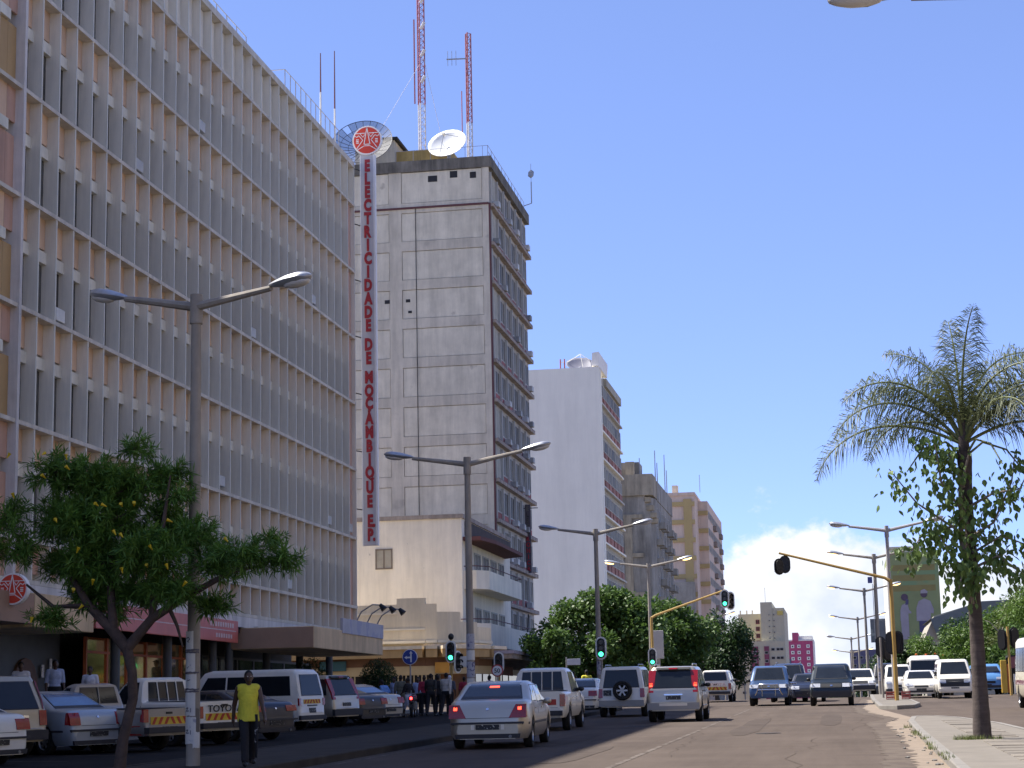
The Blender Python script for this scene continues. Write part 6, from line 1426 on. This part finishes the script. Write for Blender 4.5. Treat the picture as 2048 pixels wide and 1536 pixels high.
# palm on the median
def palm():
    px, py = 2.65, 39.1; z0 = gz(py)+.1; t = empty('palm_tree', (px, py, z0), 0, 'feather palm with a slender grey trunk on the right-hand median', 'palm'); ORG[t.name] = None
    m_pt = mat('palm trunk', (.085,.066,.06), .95, var=.45, vs=3, streak=.4, sz=(.5,.5,9), bump=.5, bs=25)
    mb = MB(); pts = []; rr = []
    for k in range(60):
        q = k/59; z = q*5.75; r = .165-.065*min(1, q*1.3)+.02*max(0, 1-q*6)+ (.05*math.exp(-((q-1)/.1)**2)); r *= 1+.035*(1 if k % 3 == 0 else 0)
        pts.append((.02*math.sin(q*3)-.02*q, 0, z-.05)); rr.append(r)
    mb.tube(pts, rr, 14); mb.build('trunk', m_pt, t, smooth=50)
    top = Vector((-.02,0,5.75)); mf = leafmat('palm leaflets', (.10,.12,.055), .35, 2.0, .25); m_r = mat('frond rib', (.12,.14,.05), .6)
    b = MB(); b.tube([(0,0,5.5),(-.02,0,6.0),(-.02,0,6.5)], [.13,.10,.05], 10); b.build('crownshaft', m_pt, t, smooth=60)
    g = np.random.default_rng(9)
    fr = [(180,28,-78,3.5),(172,52,-72,3.2),(190,66,-55,3.1),(160,72,-45,2.7),(95,88,40,3.0),(-80,86,18,3.1),(150,83,0,2.9),(30,81,-10,3.0),(-20,60,-60,3.0),(10,30,-75,3.2),(-10,50,-70,3.2),(20,66,-55,3.1),(-30,76,-40,2.9),(140,40,-70,2.9),(60,55,-60,3.0),(-60,45,-70,2.9),(250,70,-50,2.8)]
    for az, e0, e1, L in fr:
        az = R(az); n = 26; p = top.copy()+Vector((0,0,.1)); P = [p.copy()]; D = []
        for k in range(n):
            q = k/n; e = R(e0+(e1-e0)*q**1.5); d = Vector((math.cos(az)*math.cos(e), math.sin(az)*math.cos(e), math.sin(e))); D.append(d); p = p+d*L/n; P.append(p.copy())
        D.append(D[-1])
        rb = MB(); rb.tube(P, [.035*(1-.85*k/n)+.004 for k in range(n+1)], 6); fo = rb.build('frond', m_r, t)
        m = 135; Vs = []; 
        for sd in (-1, 1):
            q = np.linspace(.16, 1.0, m); idx = np.minimum((q*n).astype(int), n-1); fr_ = (q*n-idx)[:,None]; PA = np.array([list(v) for v in P]); DA = np.array([list(v) for v in D])
            base = PA[idx]*(1-fr_)+PA[idx+1]*fr_; d = DA[idx]; side = np.cross(d, np.array([0,0,1.0])); side /= np.linalg.norm(side, axis=1)[:,None]+1e-9; up = np.cross(side, d)
            ang = g.normal(0.1,.55,m)[:,None]
            ld = side*sd*np.cos(ang)+up*np.sin(ang)+d*g.uniform(.35,.7,m)[:,None]; ld /= np.linalg.norm(ld, axis=1)[:,None]
            ln = (.60*np.sin(np.pi*np.clip(q*.86+.12,0,1))+.10)*g.uniform(.75,1.1,m); ln = ln[:,None]; w = .0105
            tang = np.cross(ld, up); tang /= np.linalg.norm(tang, axis=1)[:,None]+1e-9
            mid = base+ld*ln*.55; tip = base+ld*ln*.95; tip[:,2] -= (ln[:,0]*g.uniform(.15,.75,m))
            Vs.append(np.stack([base, mid+d*w, tip, mid-d*w], 1).reshape(-1,3))
        V = np.concatenate(Vs); link('leaflets', np_mesh('leaflets', V, np.arange(len(V)).reshape(-1,4), mf), fo)
    sb = MB()
    for az in (20, 200, 300):
        a = R(az); sb.tube([(0,0,5.6),(.4*math.cos(a),.4*math.sin(a),5.9),(.9*math.cos(a),.9*math.sin(a),5.75),(1.25*math.cos(a),1.25*math.sin(a),5.3)], [.03,.025,.02,.012], 6)
    sb.build('flower_stalk', m_r, t)
palm()
# young fig growing up against the palm
def fig():
    bx, by = 2.62, 38.85; z0 = gz(39.1)+2.75; D = lambda p: (p[0], p[1], p[2]-2.6); t = empty('fig_tree', (bx, by, z0), 0, 'young fig with heart-shaped leaves growing out of the palm trunk', 'tree'); ORG[t.name] = None
    g = random.Random(21); m_fb = mat('pale fig bark', (.22,.18,.15), .9, var=.2, vs=4)
    mb = MB(); mb.tube([D(q) for q in ((.0,.12,2.6),(-.08,-.02,3.2),(-.16,-.02,3.9),(-.12,-.02,4.9),(.1,0,5.6))], [.03,.05,.055,.04,.015], 8)
    br = [[(.05,0,3.2),(-.35,-.3,3.45),(-.6,-.5,3.9)],[(0,0,3.9),(-.45,-.2,4.2),(-1.0,-.3,4.6),(-1.5,-.3,5.3)],[(-.02,0,4.3),(-.5,-.3,5.0),(-.6,-.4,5.9)],[(0,0,4.5),(.5,-.2,4.75),(1.0,-.3,4.8),(1.4,-.2,5.5)],[(.05,0,3.6),(.6,-.2,3.9),(1.3,-.3,3.6)],[(0,0,3.9),(.5,.2,4.2),(.9,.2,5.0),(1.0,.1,5.6)],[(.05,0,3.3),(.5,-.3,3.5),(1.0,-.4,3.1)],[(0,0,4.2),(-.9,-.1,4.0),(-1.2,0,3.6)],[(.05,0,3.4),(-.2,-.4,3.2),(-.3,-.5,2.85)],[(-.05,0,4.9),(-.3,0,5.6),(-.9,.1,5.9)]]
    br = [[D(q) for q in b] for b in br]
    for b in br: mb.tube(b, [.035,.025,.018,.010][:len(b)] if len(b) == 4 else [.032,.022,.010], 6)
    mb.build('trunk', m_fb, t, smooth=60)
    me = MB()
    me.add([(0,0,0),(.045,.03,.006),(.062,.09,.012),(.03,.14,.006),(0,.185,-.012),(-.03,.14,.006),(-.062,.09,.012),(-.045,.03,.006),(0,.08,-.006)], [(0,1,8),(1,2,8),(2,3,8),(3,4,8),(4,5,8),(5,6,8),(6,7,8),(7,0,8)])
    me = me.mesh('leaf', leafmat('fig leaf green', (.13,.205,.055), .35, 8, .25))
    spots = []
    for b in br:
        pts = [Vector(p) for p in b]
        for k in range(135):
            i = g.randrange(len(pts)-1); q = g.random()**.6; c = pts[i].lerp(pts[i+1], q) if i else pts[0].lerp(pts[1], .4+.6*q)
            end = 1 if i == len(pts)-2 else .7
            spots.append(c+Vector((g.gauss(0,.17*end+.03), g.gauss(0,.15), g.gauss(-.06,.17))))
    for k in range(170): spots.append(Vector((g.gauss(0,.24), g.gauss(-.2,.12), g.uniform(.3,2.6))))
    g.shuffle(spots); V = []; F = []
    spots.sort(key=lambda p: p.y)
    base = np.array([list(v.co) for v in me.vertices]); faces = [list(f.vertices) for f in me.polygons]
    for i, p in enumerate(spots):
        s = g.uniform(.55, 1.05); e = (g.uniform(-1.9,-.6), g.uniform(-.5,.5), g.uniform(0,6.28))
        if i < 300: link('leaf', me, t, p, e, (s,s,s))
        else:
            M_ = np.array(Matrix.LocRotScale(p, Vector((0,0,0)).to_track_quat('Z','Y').to_euler().to_quaternion() if False else __import__('mathutils').Euler(e).to_quaternion(), Vector((s,s,s))))
            o = len(V); V += [tuple(q) for q in (base @ M_[:3,:3].T+M_[:3,3])]; F += [tuple(o+j for j in f) for f in faces]
    mb = MB(); mb.v = V; mb.f = F; mb.mi = [0]*len(F); mb.build('leaves', me.materials[0], t, kind='stuff')
fig()
# ---------------------------------------------------------------- people
SKIN = mat('dark brown skin', (.075,.039,.025), .5, var=.1); HAIR = mat('black hair', (.008,.007,.007), .8)
def remesh(mb, voxel, name, m, smooth=6):
    me = mb.mesh(name, m); o = bpy.data.objects.new(name, me)
    r = o.modifiers.new('r', 'REMESH'); r.mode = 'VOXEL'; r.voxel_size = voxel
    s = o.modifiers.new('s', 'SMOOTH'); s.iterations = smooth; s.factor = .5
    out = evaluated_mesh(o); bpy.data.objects.remove(o)
    out.materials.clear(); out.materials.append(m); out.polygons.foreach_set('use_smooth', [True]*len(out.polygons)); return out
def person(label, x, y, face, H=1.72, shirt=None, trousers=None, pose='stand', sleeves=.5, shorts=False, detail=False, z=None, hair=True, cap=None, vest=False, skirt=False, group=None, bald=False):
    """face: heading of the chest in degrees (0 = away from the viewer)"""
    z = gz(y) if z is None else z; t = empty('person', (x, y, z), R(face), label, 'person', group); ORG[t.name] = None
    k = H/1.72; S = lambda p: Vector(p)*k
    st = {'stand': 0, 'walk': 1, 'bend': 0}[pose]; w = .22*st
    hipz = .90; lean = .45 if pose == 'bend' else 0
    def up(p):   # leaning of the upper body about the hip
        v = Vector(p)-Vector((0,0,hipz)); return Vector((v.x, v.y*math.cos(lean)+v.z*math.sin(lean), hipz+v.z*math.cos(lean)-v.y*math.sin(lean)))
    J = {}
    for s, n in ((-1,'l'),(1,'r')):
        f = w*s
        J['hip'+n] = Vector((s*.09,0,.90)); J['knee'+n] = Vector((s*.095,.04+f*.8,.49)); J['ank'+n] = Vector((s*.10,-.02+f*1.5,.09 if f >= 0 else .12)); J['toe'+n] = J['ank'+n]+Vector((s*.02,.17,-.05))
        sw = -f*1.2
        J['sh'+n] = up((s*.185,-.01,1.40)); J['el'+n] = up((s*.235,-.03+sw*.5,1.11)); J['wr'+n] = up((s*.25,.06+sw,.88)); J['pa'+n] = up((s*.25,.085+sw*1.15,.80))
    def limbs(mb, grow, parts, arm=1.0, leg=1.0):
        g = grow
        if 'legs' in parts:
            for n in 'lr':
                a, b, c = J['hip'+n], J['knee'+n], J['ank'+n]
                mb.caps(S(a), S(b), (.088+g)*k, (.058+g)*k)
                if leg > .5: mb.caps(S(b), S(b.lerp(c, min(1, (leg-.5)*2))), (.056+g)*k, (.04+g)*k if leg >= 1 else (.05+g)*k)
            mb.ell(S((0,0,.93)), ((.165+g)*k, (.115+g)*k, (.13+g)*k), 3)
        if 'torso' in parts:
            for q, rx, ry, rz in ((.97,.155,.11,.12),(1.12,.150,.105,.14),(1.28,.175,.12,.16),(1.36,.16,.10,.09)): 
                c = up((0,0,q)); mb.ell(S(c), ((rx+g)*k, (ry+g)*k, (rz+g*.5)*k), 3)
            mb.caps(S(J['shl'].lerp(J['shr'], .12)), S(J['shl'].lerp(J['shr'], .88)), (.06+g)*k, (.06+g)*k)
        if 'arms' in parts:
            for n in 'lr':
                a, b, c = J['sh'+n], J['el'+n], J['wr'+n]
                e = min(1, arm*2); mb.caps(S(a), S(a.lerp(b, e)), (.056+g)*k, (.044+g)*k)
                if arm > .5: mb.caps(S(b), S(b.lerp(c, (arm-.5)*2)), (.042+g)*k, (.031+g)*k)
    b = MB(); limbs(b, 0, ('legs','torso','arms'))
    nk = up((0,.005,1.44)); hd = up((0,.02,1.60)); b.caps(S(nk), S(hd-Vector((0,0,.08))), .055*k, .05*k)
    b.ell(S(hd), (.076*k,.095*k,.115*k), 3); b.ell(S(hd+Vector((0,.045,-.055))), (.052*k,.05*k,.06*k), 2)
    b.ell(S(hd+Vector((0,.098,-.02))), (.014*k,.02*k,.022*k), 2); b.ell(S(hd+Vector((0,.09,-.062))), (.026*k,.012*k,.012*k), 2)
    for s in (-1, 1): b.ell(S(hd+Vector((s*.078,0,-.01))), (.012*k,.022*k,.032*k), 2)
    for n in 'lr': 
        b.caps(S(J['ank'+n]-Vector((0,.04,.03))), S(J['toe'+n]), .042*k, .034*k)
        p = J['pa'+n]; wv = J['wr'+n]; b.caps(S(wv), S(p), .03*k, .034*k); d = (p-wv).normalized(); sg = 1 if n == 'r' else -1
        for q, ln in zip((-.027,-.009,.009,.027), (.065,.08,.085,.07)):
            r0 = p+d*.02+Vector((0,q,0)); r1 = r0+d*ln*.55+Vector((-sg*.006,0,0)); r2 = r1+d*ln*.4+Vector((-sg*.022,0,0)); b.caps(S(r0), S(r1), .0095*k, .0088*k); b.caps(S(r1), S(r2), .0088*k, .007*k)
        r0 = wv+d*.03+Vector((0,.025,0)); b.caps(S(r0), S(r0+d*.035+Vector((-sg*.01,.03,0))), .012*k, .010*k); b.caps(S(r0+d*.035+Vector((-sg*.01,.03,0))), S(r0+d*.07+Vector((-sg*.02,.035,0))), .010*k, .008*k)
    vx = .0075 if detail else .016
    link('body', remesh(b, vx, 'body', SKIN, 4), t)
    c = MB(); limbs(c, .026 if vest else .016, ('torso',) if vest else ('torso','arms'), sleeves)
    if vest: c.tube([S((0,.0,.80)), S((0,0,1.0)), S((0,0,1.28))], [.185*k,.17*k,.155*k], 18, sx=1.12)
    link('vest' if vest else 'shirt', remesh(c, vx*1.2, 'shirt', shirt, 5), t)
    if trousers:
        c = MB()
        if skirt:
            c.tube([S((0,0,.55)), S((0,0,.75)), S((0,0,1.0))], [.23*k,.21*k,.15*k], 16)
        else: limbs(c, .02, ('legs',), leg=.62 if shorts else .97)
        link('skirt' if skirt else 'trousers', remesh(c, vx*1.2, 'trousers', trousers, 5), t)
    h_ = MB(); h_.ell(S(hd+Vector((0,-.014,.022))), (.083*k,.096*k,.108*k), 3)
    if cap: h_.caps(S(hd+Vector((0,.05,.06))), S(hd+Vector((0,.15,.045))), .03*k, .02*k)
    if not bald: 
        hm = remesh(h_, .012, 'hair', cap or HAIR, 4)
        link('cap' if cap else 'hair', hm, t)
    if detail:
        for s in (-1, 1): MB().ell(S(hd+Vector((s*.03,.086,.012))), (.013*k,.008*k,.008*k), 2).build('eye', mat('eye white', (.5,.48,.45), .3), t)
    for n in 'lr':
        q = MB(); q.caps(S(J['ank'+n]-Vector((0,.045,.035))), S(J['toe'+n]+Vector((0,.01,-.002))), .05*k, .042*k); link('shoe', remesh(q, .012, 'shoe', m_black, 3), t)
    return t
def cloth(n, c): return mat('cloth '+n, c, .9, var=.2, vs=5, bump=1.0, bs=11)
WH, BL, GY_, DK, RD, YL, TN, LB = cloth('white', (.62,.63,.70)), cloth('blue', (.16,.30,.60)), cloth('grey green', (.12,.12,.095)), cloth('black', (.012,.012,.016)), cloth('red', (.28,.02,.05)), cloth('yellow', (.62,.56,.05)), cloth('tan', (.25,.20,.15)), cloth('light blue', (.35,.42,.62))
CAMO = mat('black and white patterned cloth', (.012,.012,.016), .9, var=.1, blot=((.55,.55,.56), 9, .60))
kid = person('boy in a yellow vest walking on the left median', -9.98, 31.7, 205, 1.60, YL, DK, 'walk', shorts=False, detail=True, vest=True, z=gz(31.7)+.15)
st_ = MB(); st_.tube([(-.11,.115,.86),(-.12,.13,.66),(-.12,.13,.46),(-.12,.10,.30),(-.12,.09,.14)], [.035,.03,.03,.028,.02], 6); st_.build('trouser_stripe', CAMO, kid)
for k in range(2): MB().ell((-.06+.12*k,.10,.90), (.05,.03,.03), 2).build('waist_patch', cloth('pale', (.5,.5,.45)), kid)
person('man in a white shirt standing behind the ice-blue saloon', -22.9, 51.5, 200, 1.72, WH, DK, z=gz(50)+.62, group='men in white shirts on the office pavement')
person('taller man in a pale blue shirt by the notices on the slate wall', -22.9, 53.9, 215, 1.84, LB, DK, z=gz(50)+.62, group='men in white shirts on the office pavement')
person('man in white glimpsed over the grey pickup cab', -22.9, 56.6, 190, 1.70, WH, DK, z=gz(50)+.62, group='men in white shirts on the office pavement')
person('dark-clad capped figure built for a reflection in the bronze shop window', -24.9, 72.0, 210, 1.85, DK, DK, z=2.05, cap=DK, group='reflected figure at the shop')  # solid figure stands in for one mirrored in the shop glass
GP = 'people gathered at the crossing'
for lab, x, y, f, h, s, tr, ps, kw in (
    ('person in bright blue bending over at the crossing', -19.45, 81.6, 60, 1.65, BL, DK, 'bend', {}), ('person in a pale blue top behind the bent figure', -19.6, 83.6, 150, 1.72, LB, GY_, 'stand', {}),
    ('man in grey-green overalls seen from behind at the crossing', -18.85, 81.6, 10, 1.78, GY_, GY_, 'stand', {}), ('woman in a dark top and white knee-length shorts', -18.35, 80.8, 70, 1.66, DK, WH, 'walk', {'shorts': True}),
    ('person in a light top among the crowd centre', -18.75, 84.6, 180, 1.7, LB, DK, 'stand', {}), ('person in a maroon shirt behind the motorcycle', -18.2, 83.4, 20, 1.74, RD, DK, 'stand', {}),
    ('man in a black jacket beside the maroon shirt', -17.65, 82.2, 0, 1.82, cloth('charcoal', (.03,.03,.03)), DK, 'walk', {}), ('second man in dark clothes in mid crowd', -17.75, 84.2, 350, 1.76, DK, DK, 'stand', {}),
    ('man in a white shirt and black trousers seen from behind', -17.05, 82.6, 350, 1.84, cloth('cream white', (.50,.48,.44)), DK, 'walk', {'sleeves': 1.0}), ('person in a white cap next to the yellow signal post', -17.75, 86.8, 10, 1.74, cloth('slate', (.08,.09,.12)), DK, 'stand', {'cap': WH}),
    ('person in red right of the yellow signal post', -17.55, 89.2, 15, 1.66, RD, DK, 'stand', {}), ('person in a lilac shirt under the 50 sign', -16.2, 88.5, 60, 1.70, cloth('lilac', (.30,.28,.42)), DK, 'stand', {}),
    ('dark-clad person at the left end of the crowd', -19.9, 82.4, 100, 1.62, cloth('teal', (.03,.08,.10)), DK, 'stand', {})):
    person(lab, x, y, f, h, s, tr, ps, group=GP, **kw)
person('person in a yellow top left of the white off-roader', -12.1, 92.0, 20, 1.75, YL, DK, 'stand', z=gz(92)+.1)
person('person in brown beside the yellow top', -12.55, 90.5, 330, 1.7, cloth('brown', (.10,.05,.03)), DK, 'stand', z=gz(90)+.1)
# motorcycle among the crowd
t = empty('motorcycle', (-18.0, 80.2, gz(80.2)), R(8), 'dark motorcycle with a glowing red tail lamp in the crowd', 'motorcycle', slope=True)
for y in (-.62, .66):
    w = link('wheel', TYRE, t, (0,y,.30), (0,0,0), (.13,.30,.30)); link('rim', RIM, w)
MB().bbox(-.13,.13,-.75,.15,.70,.84,.04).build('seat', m_black, t); MB().bbox(-.15,.15,.1,.5,.68,.92,.07).build('tank', P_MAROON, t); MB().bbox(-.16,.16,-.2,.35,.3,.66,.05).build('engine', m_steel, t)
MB().tube([(-.34,.35,1.02),(-.1,.5,.98),(.1,.5,.98),(.34,.35,1.02)], .018, 6).build('handlebar', m_metal, t)
for s in (-.07,.07): MB().cone((s,.66,.3), (s,.48,.98), .03, n=6).build('fork', m_chrome, t)
MB().bbox(-.1,.1,-.98,-.6,.60,.70,.02).build('mudguard', m_black, t); MB().ell((0,-.96,.80), (.06,.04,.06), 2).build('tail_light', mat('lit motorcycle lamp', (.9,.02,.02), .3, emit=5, ecol=(1,.04,.04), var=0), t)
link('number_plate', MB().box(-.09,.09,-1.0,-.985,.42,.56).mesh('number_plate', m_plate), t)
# notices on the slate wall
for k, (y, z, w, h, lab) in enumerate(((60.9,3.25,.18,.42,'left'),(61.55,3.45,.16,.45,'upper'),(61.5,2.85,.3,.22,'lower'),(56.6,2.55,.42,.35,'widest'))):
    o = MB().box(-26.33, -26.30, y-w/2, y+w/2, z-h/2, z+h/2).build('wall_notice', mat('notice paper', (.62,.62,.66), .8, var=.15, vs=8, blot=((.15,.15,.3), 12, .6)), label='%s white paper notice on the dark slate wall' % lab, cat='notice', group='paper notices on the slate wall')
# short white pavement posts under the office block
for k, (px, y) in enumerate(((-23.4,66.8),(-23.4,71.6),(-23.3,76.2),(-22.9,78.5))):
    zz = gz(y)+.14; t = empty('bollard', (px, y, zz), 0, 'white pavement post before the office block, %s from the left' % ('first','second','third','fourth')[k], 'bollard', 'white posts before the shop windows'); ORG[t.name] = None
    MB().lathe([(.0,1.62),(.06,1.6),(.085,1.52),(.085,0)], (0,0,0), n=12).build('post', m_white, t, smooth=40); MB().lathe([(.09,.3),(.09,.45)], (0,0,0), n=12).build('band', m_tape, t)
